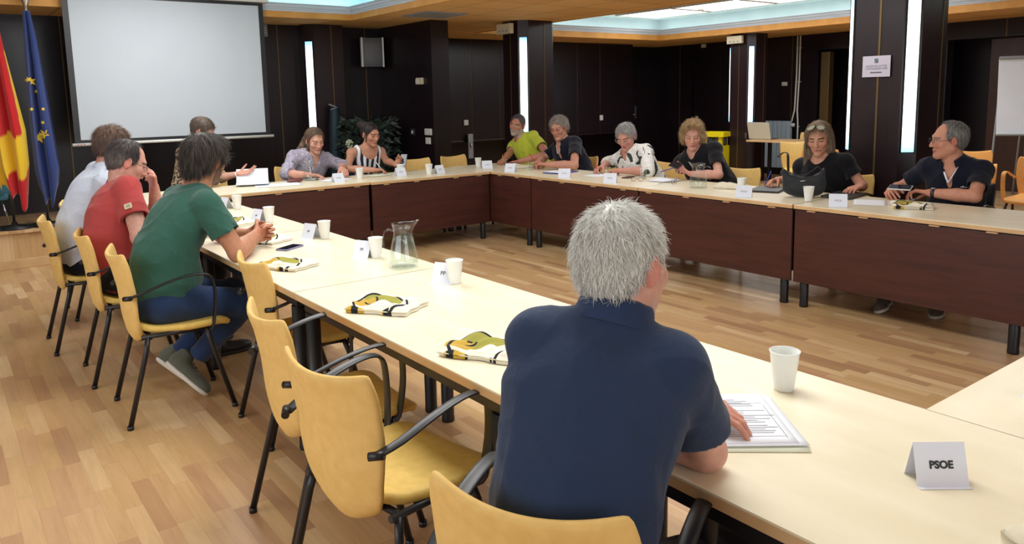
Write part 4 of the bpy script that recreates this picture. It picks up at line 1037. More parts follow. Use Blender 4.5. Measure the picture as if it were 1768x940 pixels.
    if beard:
        bm_ = (loc[:, 2] < -.040) & (loc[:, 2] > -.135) & (loc[:, 1] > .0) & (np.abs(loc[:, 0]) < .08) & ~((np.abs(loc[:, 0]) < .02) & (np.abs(loc[:, 2]+.066) < .006))
        bm_ |= (np.abs(loc[:, 0]) < .026) & (loc[:, 2] < -.042) & (loc[:, 2] > -.058) & (loc[:, 1] > .07); bm_ |= (loc[:, 2] < .0) & (loc[:, 2] > -.06) & (loc[:, 1] < .045) & (loc[:, 1] > .012) & (np.abs(loc[:, 0]) > .05) & (np.abs(loc[:, 0]) < .08)
        paint(bm_, beard, .82)
    for side, S, E, Wp, ar in armd:    # slightly redder hands
        dd = np.linalg.norm(v-(Wp+nv(Wp-E)*.07), axis=1); mm = np.clip((.12-dd)/.04, 0, 1)[:, None]*.25; col = col*(1-mm)+srgbn(tuple(min(255, int(c*f)) for c, f in zip(skin, (1.04, .88, .86))))*mm
    me = fast_mesh('body', v-base, q); set_col(me, col); obj_from('body', me, 'skin', t)
    # shirt
    inf = loose; pr = torso(inf); 
    for side, S, E, Wp, ar in armd:
        if sleeveless:
            pr.append(ell(S+rgt*side*.035*s+Ft[2]*.0, np.array([.075, .10, .12])*s, Ft, .015, -1)); continue
        pr.append(ell(S, np.array([.051+inf, .051+inf, .053+inf])*s, None, .03))
        if sleeve <= 1:
            e = S+(E-S)*sleeve; pr.append(flatcone(S, e, (.046+inf)*s*ar, (.044+inf+.008*(sleeve < .8))*s*ar, .022))
            pr.append(flatcone(e+(S-e)*.10, e+(E-S)*.3, (.044+inf*.4)*s*ar, (.046+inf)*s*ar, .004, -1))
        else:
            e = E+(Wp-E)*(sleeve-1); pr.append(cone(S, E, (.047+inf)*s*ar, (.045+inf)*s*ar, .022)); pr.append(flatcone(E, e, (.046+inf)*s*ar, (.038+inf*1.6)*s*ar, .02))
    nd = nv((H-HF[2]*.045*hs)-(N-Ft[2]*.03*s))
    if neck != 'none':
        rr = {'crew': .064, 'polo': .062, 'wide': .085, 'v': .064, 'strap': .10}[neck]*s
        pr.append(cone(N+nd*(-.005)+Ft[1]*.012*s, N+nd*.10, rr, rr*1.25, .010, -1))
        if vneck: 
            fu = bz(.92)+fr(.9)[1]*.11*s; fl_ = bz(.92-vneck/tl)+fr(.8)[1]*.135*s
            pr.append(cone(N+Ft[1]*.050*s+Ft[2]*.01, fl_, .040*s, .006, .008, -1))
    zc = Pv[2]-shirtlen; pr.append(halfcut(lambda p: zc-p[:, 2], Pv))
    sd = abs(hash(label)) % 7 if False else (len(label) % 7)
    v, q = sdf_mesh(pr, max(h, .0050), (lambda p: wrinkle(p, wr*1.7, sd)) if wr else None)
    so = obj_from('shirt', fast_mesh('shirt', v-base, q), shirt, t)
    if collar:
        m = MB(); cf = nv(HF[1]*.08+Ft[1]*.95); axn = nd; cf = nv(cf-axn*(cf@axn)); cr = np.cross(cf, axn); op = collar.get('open', .5); R0 = collar.get('r', .066)*s; Hh = (collar.get('h', .036)+.010)*s; c0 = N+nd*collar.get('z', .010)*s+Ft[1]*.006*s
        def cfn(u, v_):
            a = op+(2*PI-2*op)*u; rad = R0*(1.0+.02*0)+ (0 if v_ < .45 else (v_-.45)*.024*s) ; z = Hh*(v_/.45) if v_ < .45 else Hh*(1-(v_-.45)/.55*1.05)
            rad += .004*s*(v_ >= .45); drop = (.018*s*(abs(u-.5)*2)**4)
            p = c0+cf*math.cos(a)*rad*1.04+cr*math.sin(a)*rad+axn*(z-drop)-base; return p
        m.grid(cfn, 44, 12, 0, .003*s); m.build('collar', collar.get('mat', shirt), so)
    if extra: extra(t, so, base, dict(N=N, Ft=Ft, bz=bz, fr=fr, H=H, HF=HF, s=s, hs=hs, Pv=Pv, arms=armd, SR=SR, SL=SL))
    # trousers
    if legs is not False:
        L = legs or {}; pr = [ell(Pv+FP[2]*.0, np.array([.185*g, .14*g, .12])*s, fr(0), .05)]
        sole = []
        for side in (1, -1):
            k_ = 'R' if side == 1 else 'L'; lg = L.get(k_, {}); hip = Pv+FP[0]*side*.085*s-FP[2]*.005
            kn = np.array(lg.get('knee', hip+FP[1]*.41*s+FP[0]*side*.06+np.array([0, 0, -.03])), float); an = np.array(lg.get('ankle', [kn[0]-FP[1][0]*.02, kn[1]-FP[1][1]*.02, .10]), float)
            pr += [cone(hip, kn, .088*s*g, .062*s, .05), flatcone(kn, an, .064*s, .052*s, .03), ell(kn, (.064*s,)*3, None, .03)]
            sole.append((an, np.array(lg.get('toe', an+FP[1]*.2), float), lg))
        v, q = sdf_mesh(pr, .0065, lambda p: wrinkle(p, .0035, 3)); obj_from('trousers', fast_mesh('trousers', v-base, q), pants, t)
        if shoes:
            for an, toe, lg in sole:
                heel = np.array(lg['heel'], float) if 'heel' in lg else np.array([an[0], an[1], 0.])-FP[1]*.06
                toe = np.array(lg['toe'], float) if 'toe' in lg else heel+FP[1]*.285
                shoe_build(t, base, toe, heel, an-heel if 'heel' in lg else np.array([0, 0, 1.]), shoes[0], shoes[1])
    if hair: hair_build(t, H, HF, hs, base, hair)
    if glasses: glasses_build(t, H, HF, hs, base, glasses)
    return t
# ================================================================ THE PEOPLE AT THE TABLES
def A(*a): return np.array(a, float)
def ring_band(t, base, c, ax, r, w, th, mat, name, n=28):
    """watch or bracelet band about a forearm"""
    ax = nv(ax); u = nv(np.cross(ax, A(0, 0, 1))); v = np.cross(ax, u); m = MB()
    m.grid(lambda a, b: tuple(c-base+u*math.cos(2*PI*a)*r+v*math.sin(2*PI*a)*r+ax*(b-.5)*w), n, 3, 0, th); return m.build(name, mat, t)
def watch(t, base, E, Wp, mat, r=.030, w=.022, face=True, off=.02):
    ax = nv(Wp-E); c = Wp-ax*off; o = ring_band(t, base, c, ax, r, w, .003, mat, 'wrist_watch')
    if face:
        u = A(0, 0, 1)-ax*ax[2]; u = nv(u); b = Vector(c-base+u*r); m = MB(); q = Vector(u).to_track_quat('Z', 'Y').to_matrix().to_4x4()
        m.lathe([(.017, 0), (.017, .006), (.013, .008)], 20, 0, (0, 0, 0), Matrix.Translation(b) @ q); m.build('watch_face', 'brushed_steel', o)

# --- man in the navy shirt, foreground, seen from behind
def fx(t, so, base, d):
    bz, fr, s = d['bz'], d['fr'], d['s']
person('man in navy polo seen from behind in the foreground, leaning on the near table', (.93, 1.085, .56), 58, (1.088, 1.075, 1.205), 85, 8, -2, .95, .142, .03, 1.08,
       skin=(214, 160, 140), arms={'R': dict(w=(1.20, 1.20, .80), e=(1.262, 1.000, .782), d=(-.2, 1, -.1), n=(0, 0, -1), fat=1.16),
                                   'L': dict(w=(1.400, 1.160, .795), e=(1.28, 1.38, .78), d=(.42, -.85, .02), n=(.1, .05, -1), curls=(.50, .62, .75, .9), thumb=.9, fat=1.08)},
       hsc=1.0, twist=-8, hair=dict(style='short', col=(240, 240, 234), col2=(188, 188, 182), thick=.006, strands=13000, len=.026, w=.0007, wild=.30, lift=.16, toplift=1.2, h=.0035, amp=.002, zbot=-.068, grav=.05),
       shirt='cloth_navy', sleeve=.66, neck='polo', collar=dict(open=.55, h=.040, r=.072, z=.014, mat='cloth_collar_navy'), pants='cloth_black', back=.11, wr=.0030, loose=.014, h=.0042,
       legs={'R': dict(knee=(1.34, .98, .52), ankle=(1.36, .98, .1)), 'L': dict(knee=(1.26, 1.30, .52), ankle=(1.28, 1.32, .1))}, shoes=('shoe_black', 'sole_dark'), roll=-3, nz=.020, shoulder_drop=.048, brow=(160, 155, 150), shirtlen=.10, fat=.006)

# --- the three men along the left row
person('man in green shirt leaning forward with clasped hands on the left row of tables', (.875, 4.125, .56), 88, (1.155, 4.19, 1.245), 60, 8, 4, 1.08, .172, .02, 1.06,
       skin=(190, 132, 100), arms={'R': dict(w=(1.375, 4.150, .815), e=(1.20, 3.90, .785), d=(.80, .55, -.02), n=(-.45, .8, .1), curls=(1.0, 1.0, 1.0, 1.0), thumb=.7, fat=1.12), 'L': dict(w=(1.385, 4.265, .81), e=(1.30, 4.52, .785), d=(.85, -.45, .08), n=(-.35, -.9, .05), curls=(.95, .95, .95, .95), thumb=.8)},
       hair=dict(style='fringe', col=(84, 76, 70), col2=(34, 30, 28), thick=.016, strands=5200, len=.055, w=.0010, wild=.2, lift=.12, toplift=.5, zbot=-.095, lobes=[((0, -.085, -.035), (.060, .030, .050)), ((0, .05, .095), (.055, .05, .025))], amp=.004, freq=70, grav=.25, cover_ears=False),
       beard=(70, 58, 52), shirt='cloth_green', sleeve=.62, neck='crew', pants='denim', back=.13, wr=.0042, loose=.014, h=.0042, twist=-6,
       legs={'R': dict(knee=(1.26, 4.00, .50), ankle=(1.05, 4.20, .20), heel=(.90, 4.28, .16), toe=(1.03, 4.07, .012)), 'L': dict(knee=(1.27, 4.27, .50), ankle=(1.02, 4.44, .17), heel=(.90, 4.50, .12), toe=(1.02, 4.28, .012))},
       shoes=('shoe_olive', 'sole_white'), brow=(50, 40, 34), shirtlen=.12)
def fx(t, so, base, d):
    S, E = d['SR'], d['arms'][0][2]; c = S+(E-S)*.50; ax = nv(E-S); out = nv(A(-.35, -1, .0)-ax*(A(-.35, -1, 0)@ax)); p = c+out*.088
    F = np.stack([np.cross(out, ax), out, ax]); M = Matrix.Translation(Vector(p-base)) @ Matrix(F.T.tolist()).to_4x4()
    m = MB(); m.box((0, 0, 0), (.040, .004, .034), 0, .001, M); o = m.build('sleeve_patch', new_mat('patch_cream', srgb(206, 190, 150), .8).name, so)
    m = MB(); m.box((0, .0024, 0), (.022, .001, .018), 0, 0, M); m.build('emblem', new_mat('patch_grey', srgb(150, 150, 140), .8).name, o)
person('man in red polo with glasses, hand raised to his brow', (.85, 4.86, .56), 86, (.945, 5.06, 1.200), 92, 26, 0, 1.08, .172, .05, 1.10,
       skin=(212, 158, 140), arms={'R': dict(w=(1.20, 4.75, .80), e=(.90, 4.66, .80), d=(1, .1, -.1), fat=1.15), 'L': dict(w=(1.12, 5.24, 1.02), e=(1.15, 5.36, .79), d=(-.1, -.35, .9), n=(-1, -.1, -.1), curls=(.9, 1.1, 1.2, 1.2), thumb=.4, fat=1.05)},
       hair=dict(style='receding', col=(88, 80, 78), col2=(38, 34, 36), thick=.008, strands=3800, len=.030, w=.0010, wild=.16, lift=.10, amp=.0015, zbot=-.080, side=(120, 112, 108), down=.10),
       shirt='cloth_red', sleeve=.62, neck='polo', collar=dict(open=.4, h=.034, r=.070), glasses=dict(col=(.03, .03, .04), hz=.012), back=.12, wr=.0032, loose=.013, twist=6, extra=fx, pants='cloth_dark', h=.0044, shoes=('shoe_black', 'sole_dark'), fat=.004)
person('man in white shirt behind the man in red, leaning over the table', (.76, 5.66, .56), 86, (.965, 5.56, 1.275), 80, 14, 0, 1.08, .172, .03, 1.06,
       skin=(206, 150, 130), arms={'R': dict(w=(1.26, 5.52, .80), e=(1.02, 5.45, .80)), 'L': dict(w=(1.30, 5.72, .80), e=(1.12, 5.92, .79))},
       hair=dict(style='short', col=(122, 96, 80), col2=(62, 48, 42), thick=.012, strands=3200, len=.032, w=.0010, wild=.3, lift=.3, toplift=.8, amp=.002, side=(98, 82, 76)),
       shirt='cloth_white', sleeve=.6, neck='polo', collar=dict(open=.5, h=.034, r=.068), back=.13, wr=.004, loose=.016, pants='cloth_dark', h=.005, shoes=('shoe_black', 'sole_dark'), shirtlen=.16)

# --- back row
def fxb(t, so, base, d):
    watch(t, base, d['arms'][1][2], d['arms'][1][3], 'plastic_white', .027, .012, False)
person('woman with dark tied hair reading papers below the projection screen', (2.10, 8.12, .56), 160, (2.150, 7.80, 1.272), 128, 34, 0, 1.06, .165, 0, .95, True,
       skin=(206, 156, 136), arms={'R': dict(w=(2.06, 7.62, .80)), 'L': dict(w=(2.42, 7.66, .84), e=(2.26, 7.80, .80), d=(.9, -.3, .15), n=(0, -.4, .9), curls=(.3, .3, .35, .4), thumb=.6)},
       hair=dict(style='pulled', col=(104, 88, 76), col2=(52, 44, 40), thick=.012, strands=2200, len=.04, w=.0009, wild=.1, lift=.05, down=.02, lobes=[((0, -.095, .03), (.045, .03, .045))]),
       shirt='cloth_leopard', sleeve=1.3, neck='v', vneck=.08, glasses=dict(), back=.06, h=.005, extra=fxb)
def fxc(t, so, base, d):
    a = d['arms'][1]; ring_band(t, base, a[3]-nv(a[3]-a[2])*.03, nv(a[3]-a[2]), .030, .006, .002, 'brass_trim', 'bracelet')
person('woman in grey patterned blouse speaking and pointing at her notes', (3.20, 8.12, .56), 178, (3.290, 7.800, 1.125), 178, 20, 3, 1.10, .185, .04, 1.12, True,
       skin=(216, 162, 140), arms={'R': dict(w=(3.05, 7.42, .80), e=(2.92, 7.72, .80), d=(.9, -.3, -.1), curl=.5), 'L': dict(w=(3.44, 7.50, .83), e=(3.60, 7.80, .83), d=(-.05, -1, -.3), n=(0, -.2, -1), curls=(.35, .7, .9, 1.0), thumb=.6)},
       hair=dict(style='parted', col=(126, 102, 82), col2=(60, 48, 40), thick=.011, strands=3600, len=.045, w=.0010, wild=.06, lift=.03, down=.25, cover_ears=False, crown=(0, .02, .12), zbot=-.09, lobes=[((.05, -.07, -.03), (.045, .045, .05))],
                 tail=[((.045, -.08, -.02), (.115, -.085, -.12), .038, .026), ((.115, -.085, -.12), (.150, -.06, -.19), .026, .010), ((.068, .005, -.03), (.082, .03, -.19), .016, .009), ((-.070, -.02, -.03), (-.078, .0, -.13), .014, .008)]),
       shirt='cloth_paisley', sleeve=1.25, neck='v', vneck=.13, back=.05, wr=.005, loose=.020, h=.0048, extra=fxc, brow=(110, 84, 66), mouth=(186, 84, 84))
def fxd(t, so, base, d):
    N, Ft = d['N'], d['Ft']; fr, bz = d['fr'], d['bz']
    for sx in (-1, 1):
        c = [bz(.70)+fr(.7)[1]*.105+fr(.7)[0]*sx*.075, bz(.86)+fr(.86)[1]*.100+fr(.86)[0]*sx*.085, N+Ft[1]*.03+Ft[0]*sx*.092-Ft[2]*.01, N-Ft[1]*.05+Ft[0]*sx*.090-Ft[2]*.02, bz(.80)-fr(.8)[1]*.115+fr(.8)[0]*sx*.07]
        m = MB(); m.tube([Vector(p-base) for p in c], .017, 8, 0, None, .35); m.build('shoulder_strap', 'paper_cream' if sx < 0 else 'cloth_navy_white', so)
person('woman in navy and white striped sleeveless top writing, phone in hand', (3.93, 8.14, .56), 176, (3.975, 7.86, 1.158), 166, 15, 3, 1.10, .175, 0, .98, True,
       skin=(202, 146, 118), arms={'R': dict(w=(3.78, 7.43, .795), e=(3.60, 7.70, .80), d=(.95, -.3, -.05), n=(0, -.2, -1), curls=(.8, .9, 1.0, 1.0), thumb=.8), 'L': dict(w=(4.13, 7.60, .82), e=(4.17, 7.87, .84), d=(.15, -.75, .25), n=(-.8, -.3, .5), curls=(.6, .6, .6, .7), thumb=.4)},
       hair=dict(style='pulled', col=(60, 50, 48), col2=(26, 22, 24), thick=.007, strands=2600, len=.022, w=.0009, wild=.10, lift=.04, down=.0, lobes=[((.035, -.105, .075), (.052, .045, .042))], tail=[((.068, .02, -.01), (.074, .03, -.07), .006, .003)]),
       shirt='cloth_navy_white', sleeveless=True, neck='strap', back=.05, wr=.003, loose=.010, h=.0046, extra=fxd, brow=(50, 38, 34))

# --- right row
person('man in lime green shirt with grey beard leaning over his notes', (5.98, 7.28, .56), 262, (5.78, 7.500, 1.200), 240, 6, -14, 1.08, .175, .05, 1.06,
       skin=(196, 136, 112), arms={'R': dict(w=(5.50, 7.42, .79), e=(5.75, 7.62, .85), d=(-.8, -.5, -.15), n=(0, 0, -1), curls=(.8, .9, 1.0, 1.0), thumb=.8), 'L': dict(w=(5.52, 7.12, .79), e=(5.78, 6.92, .86), d=(-.55, .8, -.1), n=(0, 0, -1), curl=.25, fat=1.05)},
       hair=dict(style='crop', col=(104, 102, 104), col2=(50, 50, 54), side=(140, 140, 140), thick=.005, strands=2200, len=.022, w=.001, wild=.2, lift=.2, amp=.0015), beard=(172, 168, 162),
       shirt='cloth_lime', sleeve=.60, neck='crew', back=.05, wr=.004, loose=.014, twist=-8, roll=-6, closed_eyes=False, h=.0048, brow=(70, 60, 56))
def fxe(t, so, base, d):
    watch(t, base, d['arms'][1][2], d['arms'][1][3], 'chrome', .030, .016)
    N, Ft, bz, fr = d['N'], d['Ft'], d['bz'], d['fr']
    for sx in (-1, 1):
        m = MB(); m.tube([Vector(N+Ft[1]*.045+Ft[0]*sx*.058+Ft[2]*.020-base), Vector(N+Ft[1]*.088+Ft[0]*sx*.036-Ft[2]*.025-base), Vector(bz(.86)+fr(.86)[1]*.140+fr(.86)[0]*sx*.010-base)], .0032, 6); m.build('collar_piping', 'paper', so)
person('man with grey hair and glasses in dark polo, looking down beside the lime shirt', (5.95, 6.55, .56), 262, (5.745, 6.680, 1.180), 248, 15, 4, 1.10, .172, .05, 1.08,
       skin=(206, 148, 124), arms={'R': dict(w=(5.47, 6.74, .80), e=(5.70, 6.92, .82), d=(-.5, -.6, .1), n=(0, 0, -1), curls=(.7, .8, .9, 1.0), thumb=.7), 'L': dict(w=(5.38, 6.46, .80), e=(5.56, 6.22, .79), d=(-.25, .85, .05), n=(0, .3, -1), curls=(.7, .8, .9, .9), thumb=.6, fat=1.08)},
       hair=dict(style='short', col=(178, 172, 160), col2=(106, 102, 98), thick=.013, strands=3600, len=.034, w=.001, wild=.35, lift=.4, amp=.005, freq=60, zbot=-.095), glasses=dict(col=(.35, .05, .03), r=.0016),
       shirt='cloth_dark_navy', sleeve=.66, neck='polo', collar=dict(open=.62, h=.034, r=.066), vneck=.10, back=.06, wr=.003, loose=.014, h=.0048, extra=fxe, brow=(130, 120, 110))
person('woman with short grey hair in white blouse with dark leaf print, writing', (5.95, 5.48, .56), 258, (5.690, 5.575, 1.115), 248, 27, 3, 1.10, .175, .03, 1.06, True,
       skin=(208, 150, 132), arms={'R': dict(w=(5.53, 5.76, .80), e=(5.77, 5.92, .82), d=(-.75, -.1, -.05), n=(0, -.5, -1), curls=(.8, .9, 1.0, 1.0), thumb=.8), 'L': dict(w=(5.47, 5.44, .79), e=(5.60, 5.18, .79), d=(-.1, 1, -.05), n=(0, 0, -1), curl=.3)},
       hair=dict(style='short', col=(190, 188, 184), col2=(98, 98, 98), thick=.010, strands=3400, len=.030, w=.001, wild=.3, lift=.3, amp=.004, freq=70), glasses=dict(col=(.5, .4, .4), r=.0013),
       shirt='cloth_floral', sleeve=1.05, neck='v', vneck=.16, back=.05, wr=.005, loose=.020, h=.0046)
person('woman with curly blonde hair in black top, looking at her phone case', (6.02, 4.62, .56), 250, (5.745, 4.760, 1.150), 232, 18, 0, 1.10, .18, .03, 1.05, True,
       skin=(214, 158, 138), arms={'R': dict(w=(5.66, 4.86, .84), e=(5.83, 4.97, .80), hint=(0, 0, -1), d=(-.6, -.75, .25), n=(-.3, .0, -.9), curls=(.7, .8, .9, .9), thumb=.6), 'L': dict(w=(5.60, 4.66, .80), e=(5.70, 4.42, .80), d=(-.2, .9, .25), n=(.2, .2, .9), curls=(.6, .6, .6, .6), thumb=.5)},
       hair=dict(style='long', col=(196, 166, 124), col2=(122, 92, 62), thick=.019, strands=6000, len=.030, w=.0010, wild=.9, lift=.4, toplift=.3, amp=.008, freq=85, down=.0, zbot=-.085, cover_ears=True,
                 lobes=[((-.074, -.01, -.02), (.034, .048, .058)), ((.074, -.01, -.02), (.034, .048, .058)), ((0, -.06, -.03), (.08, .05, .05)), ((0, .055, .105), (.06, .045, .03))]),
       shirt='cloth_black', sleeve=.66, neck='v', vneck=.15, back=.05, wr=.003, loose=.016, h=.0046, brow=(150, 116, 86), mouth=(190, 90, 90))
def fxf(t, so, base, d):
    H, HF, s = d['H'], d['HF'], d['hs']; P = lambda x, y, z: Vector(H+s*(A(x, y, z)@HF)-base); m = MB()
    o = None
    for sx in (-1, 1):
        m = MB(); pts = []
        for k in range(20):
            a = 2*PI*k/20; pts.append(P(sx*.034+.026*math.cos(a), .074+.004*math.cos(a)-.020*math.sin(a), .112+.020*math.sin(a)*.6-abs(sx*.034+.026*math.cos(a))*.25))
        m.tube(pts, .0028*s, 6, 0, None, 1, True); m.add([tuple(p) for p in pts], [list(range(20))], 1)
        o = m.build('sunglasses', ['glasses_frame_olive', 'sunglass_lens'], t)
new_mat('glasses_frame_olive', srgb(120, 108, 56), .3); new_mat('sunglass_lens', srgb(92, 84, 52), .12)
person('woman with shoulder length highlighted hair and black t-shirt, sunglasses on her head', (5.98, 3.44, .56), 262, (5.780, 3.495, 1.155), 250, 14, 3, 1.10, .175, 0, 1.0, True,
       skin=(208, 152, 126), arms={'R': dict(w=(5.68, 3.80, .80), e=(5.90, 3.72, .80), d=(-.7, .1, -.05), n=(0, -.5, -1), curls=(.8, .9, 1.0, 1.0), thumb=.8), 'L': dict(w=(5.72, 3.10, .80), e=(5.90, 3.18, .78), d=(-.7, .1, -.1), n=(0, 0, -1), curl=.4)},
       hair=dict(style='parted', col=(156, 134, 110), col2=(58, 46, 40), thick=.014, strands=5200, len=.055, w=.0010, wild=.08, lift=.05, down=.4, zbot=-.200, cover_ears=True, crown=(0, .03, .13), grav=.4, amp=.002,
                 lobes=[((-.070, -.012, -.06), (.030, .048, .11)), ((.072, -.012, -.07), (.032, .050, .13)), ((0, -.07, -.07), (.075, .035, .10))], tail=[((.078, -.01, -.05), (.100, .015, -.205), .030, .018), ((-.074, -.01, -.05), (-.088, .01, -.18), .024, .014)]),
       shirt='cloth_black', sleeve=.56, neck='crew', back=.05, wr=.003, loose=.013, h=.0044, extra=fxf, brow=(60, 42, 36), mouth=(176, 96, 92))
def fxg(t, so, base, d):
    watch(t, base, d['arms'][1][2], d['arms'][1][3], 'plastic_black', .032, .024)
    N, Ft, bz, fr = d['N'], d['Ft'], d['bz'], d['fr']
    m = MB(); m.tube([Vector(N+Ft[1]*.045+Ft[0]*-.060+Ft[2]*.020-base), Vector(N+Ft[1]*.100+Ft[0]*-.030-Ft[2]*.030-base), Vector(bz(.84)+fr(.84)[1]*.150-base)], .0035, 6)
    m.tube([Vector(N+Ft[1]*.055+Ft[0]*.056+Ft[2]*.010-base), Vector(N+Ft[1]*.100+Ft[0]*.032-Ft[2]*.030-base), Vector(bz(.84)+fr(.84)[1]*.150-base)], .0065, 6); m.build('collar_piping', 'paper', so)
    m = MB(); m.tube([Vector(bz(.74)+fr(.74)[1]*.146+fr(.74)[0]*-.075+fr(.74)[2]*.012-base), Vector(bz(.74)+fr(.74)[1]*.134+fr(.74)[0]*-.125+fr(.74)[2]*.004-base)], .002, 6)
    m.ball(tuple(bz(.74)+fr(.74)[1]*.146+fr(.74)[0]*-.092+fr(.74)[2]*.018-base), .004, 8); m.build('chest_emblem', 'paper', so)
person('man with glasses in dark polo with white piping, far right, looking to his left', (5.99, 2.50, .56), 262, (5.80, 2.505, 1.175), 318, 5, -3, 1.05, .172, .06, 1.06, hsc=1.10,
       skin=(206, 146, 120), arms={'R': dict(w=(5.66, 2.83, .80), e=(5.88, 2.86, .80), d=(-.5, -.2, .0), n=(0, -.6, -.8), curls=(.7, .8, .9, 1.0), thumb=.6), 'L': dict(w=(5.66, 2.55, .80), e=(5.72, 2.28, .795), d=(-.1, .9, .1), n=(-.2, .2, -1), curls=(.6, .7, .8, .9), thumb=.6, fat=1.08)},
       hair=dict(style='receding', col=(150, 150, 148), col2=(66, 66, 68), thick=.008, strands=3200, len=.026, w=.0009, wild=.18, lift=.18, amp=.0015, side=(110, 110, 110)), glasses=dict(col=(.05, .02, .03), hz=.012),
       shirt='cloth_dark_navy', sleeve=.66, neck='polo', collar=dict(open=.55, h=.034, r=.068), vneck=.10, back=.05, wr=.0035, loose=.015, h=.0044, extra=fxg, closed_eyes=False,
       legs={'R': dict(knee=(5.60, 2.72, .52), ankle=(5.38, 2.72, .11), heel=(5.46, 2.70, 0), toe=(5.12, 2.60, 0)), 'L': dict(knee=(5.58, 2.40, .52), ankle=(5.45, 2.38, .11), heel=(5.50, 2.38, 0), toe=(5.30, 2.30, 0))}, shoes=('shoe_brown', 'sole_white'), brow=(110, 100, 92), fat=.004)
# ================================================================ SMALL THINGS
TT = .7405
new_mat('cup_plastic', srgb(232, 234, 232), .35, .5, Subsurface_Weight=.0)
new_mat('cup_translucent', srgb(240, 244, 240), .3, .5, Transmission_Weight=.05)
def thin_glass(name, tint, ior, gl=1.0):
    m = bpy.data.materials.new(name); m.use_nodes = True; n, l = nodes_of(m); MATS[name] = m
    n.remove(n['Principled BSDF']); t = n.new('ShaderNodeBsdfTransparent'); t.inputs[0].default_value = (*tint, 1)
    g = n.new('ShaderNodeBsdfGlossy'); g.inputs['Roughness'].default_value = .04; g.inputs['Color'].default_value = (gl, gl, gl, 1)
    lw = n.new('ShaderNodeLayerWeight'); lw.inputs['Blend'].default_value = .5
    pw = n.new('ShaderNodeMath'); pw.operation = 'POWER'; l.new(lw.outputs['Facing'], pw.inputs[0]); pw.inputs[1].default_value = 3.5
    f = n.new('ShaderNodeMath'); f.operation = 'MULTIPLY_ADD'; l.new(pw.outputs[0], f.inputs[0]); f.inputs[1].default_value = ior; f.inputs[2].default_value = .035
    x = n.new('ShaderNodeMixShader'); l.new(f.outputs[0], x.inputs[0]); l.new(t.outputs[0], x.inputs[1]); l.new(g.outputs[0], x.inputs[2]); l.new(x.outputs[0], n['Material Output'].inputs['Surface'])
thin_glass('clear_glass', (.97, .98, .98), .38); thin_glass('water', (.93, .97, .95), .30)
def cup(label, x, y, mat='cup_plastic', k=1.0, group=None, rz=0):
    t = empty('plastic_cup', (x, y, TT), rz, label, 'cup', group)
    m = MB(); z = [0, .004, .045, .060, .062, .092, .0945, .096]; r = [.0225, .0230, .0285, .0300, .0310, .0335, .0350, .0345]
    prof = [(a*k, b*k) for a, b in zip(r, z)]+[((a-.0012)*k, b*k) for a, b in list(zip(r, z))[::-1][1:-1]]+[(.021*k, .003*k)]
    m.lathe(prof, 28); m.build('cup_body', mat, t)
    m = MB(); pts = [(.0348*k*math.cos(2*PI*i/24), .0348*k*math.sin(2*PI*i/24), .0955*k) for i in range(24)]; m.tube(pts, .0014*k, 6, 0, None, 1, True); m.build('rim', mat, t)
    return t
gc = 'white plastic cups on the left row'
cup('white plastic cup on the near table beside the papers', 1.783, 1.155, 'cup_translucent', 1.13, gc)
for (x, y, lab) in [(1.772, 2.765, 'white plastic cup touching the card marked PP'), (1.772, 3.50, 'white plastic cup left of the water jug'), (1.80, 4.20, 'white plastic cup beyond the phone on the left row'),
                    (1.775, 5.04, 'white plastic cup behind the clasped hands of the man in green'), (1.822, 5.85, 'white plastic cup at the far end of the left row')]:
    cup(lab, x, y, 'cup_plastic', 1.08, gc)
gc2 = 'white plastic cups on the back and right rows'
for (x, y, lab) in [(3.50, 7.20, 'white plastic cup beside the pointing hand of the woman in grey'), (4.01, 7.27, 'white plastic cup behind the name card of the woman in striped top'), (4.235, 7.05, 'white plastic cup alone before the empty yellow chair'),
                    (5.06, 7.32, 'white plastic cup at the corner of the back and right rows'), (5.25, 3.84, 'white plastic cup between the tote bag and the name card on the right row'), (5.085, 3.14, 'white plastic cup in front of the dark handbag')]:
    cup(lab, x, y, 'cup_plastic', 1.12, gc2)
def tumbler(label, x, y, k=1.0, fill=.3):
    t = empty('drinking_glass', (x, y, TT), 0, label, 'glass', 'clear tumblers on the right row')
    m = MB(); pr = [(.026, 0), (.030, .09), (.0285, .09), (.0245, .006)]; m.lathe([(a*k, b*k) for a, b in pr], 24); m.build('glass_body', 'clear_glass', t)
    if fill: m = MB(); m.lathe([(.0242*k, .0065*k), ((.0242+.004*fill)*k, (.0065+.08*fill)*k)], 24); m.build('water', 'water', t)
tumbler('clear tumbler in front of the man in the lime shirt', 5.36, 7.20, 1.1, 0); tumbler('clear tumbler before the man in dark polo with glasses', 5.22, 6.55, 1.1, .4)
tumbler('clear tumbler left of the writing woman in floral blouse', 5.27, 5.42, 1.1, .2); tumbler('clear tumbler right of the woman in floral blouse, behind the spectacles', 5.42, 5.08, 1.1, .2)
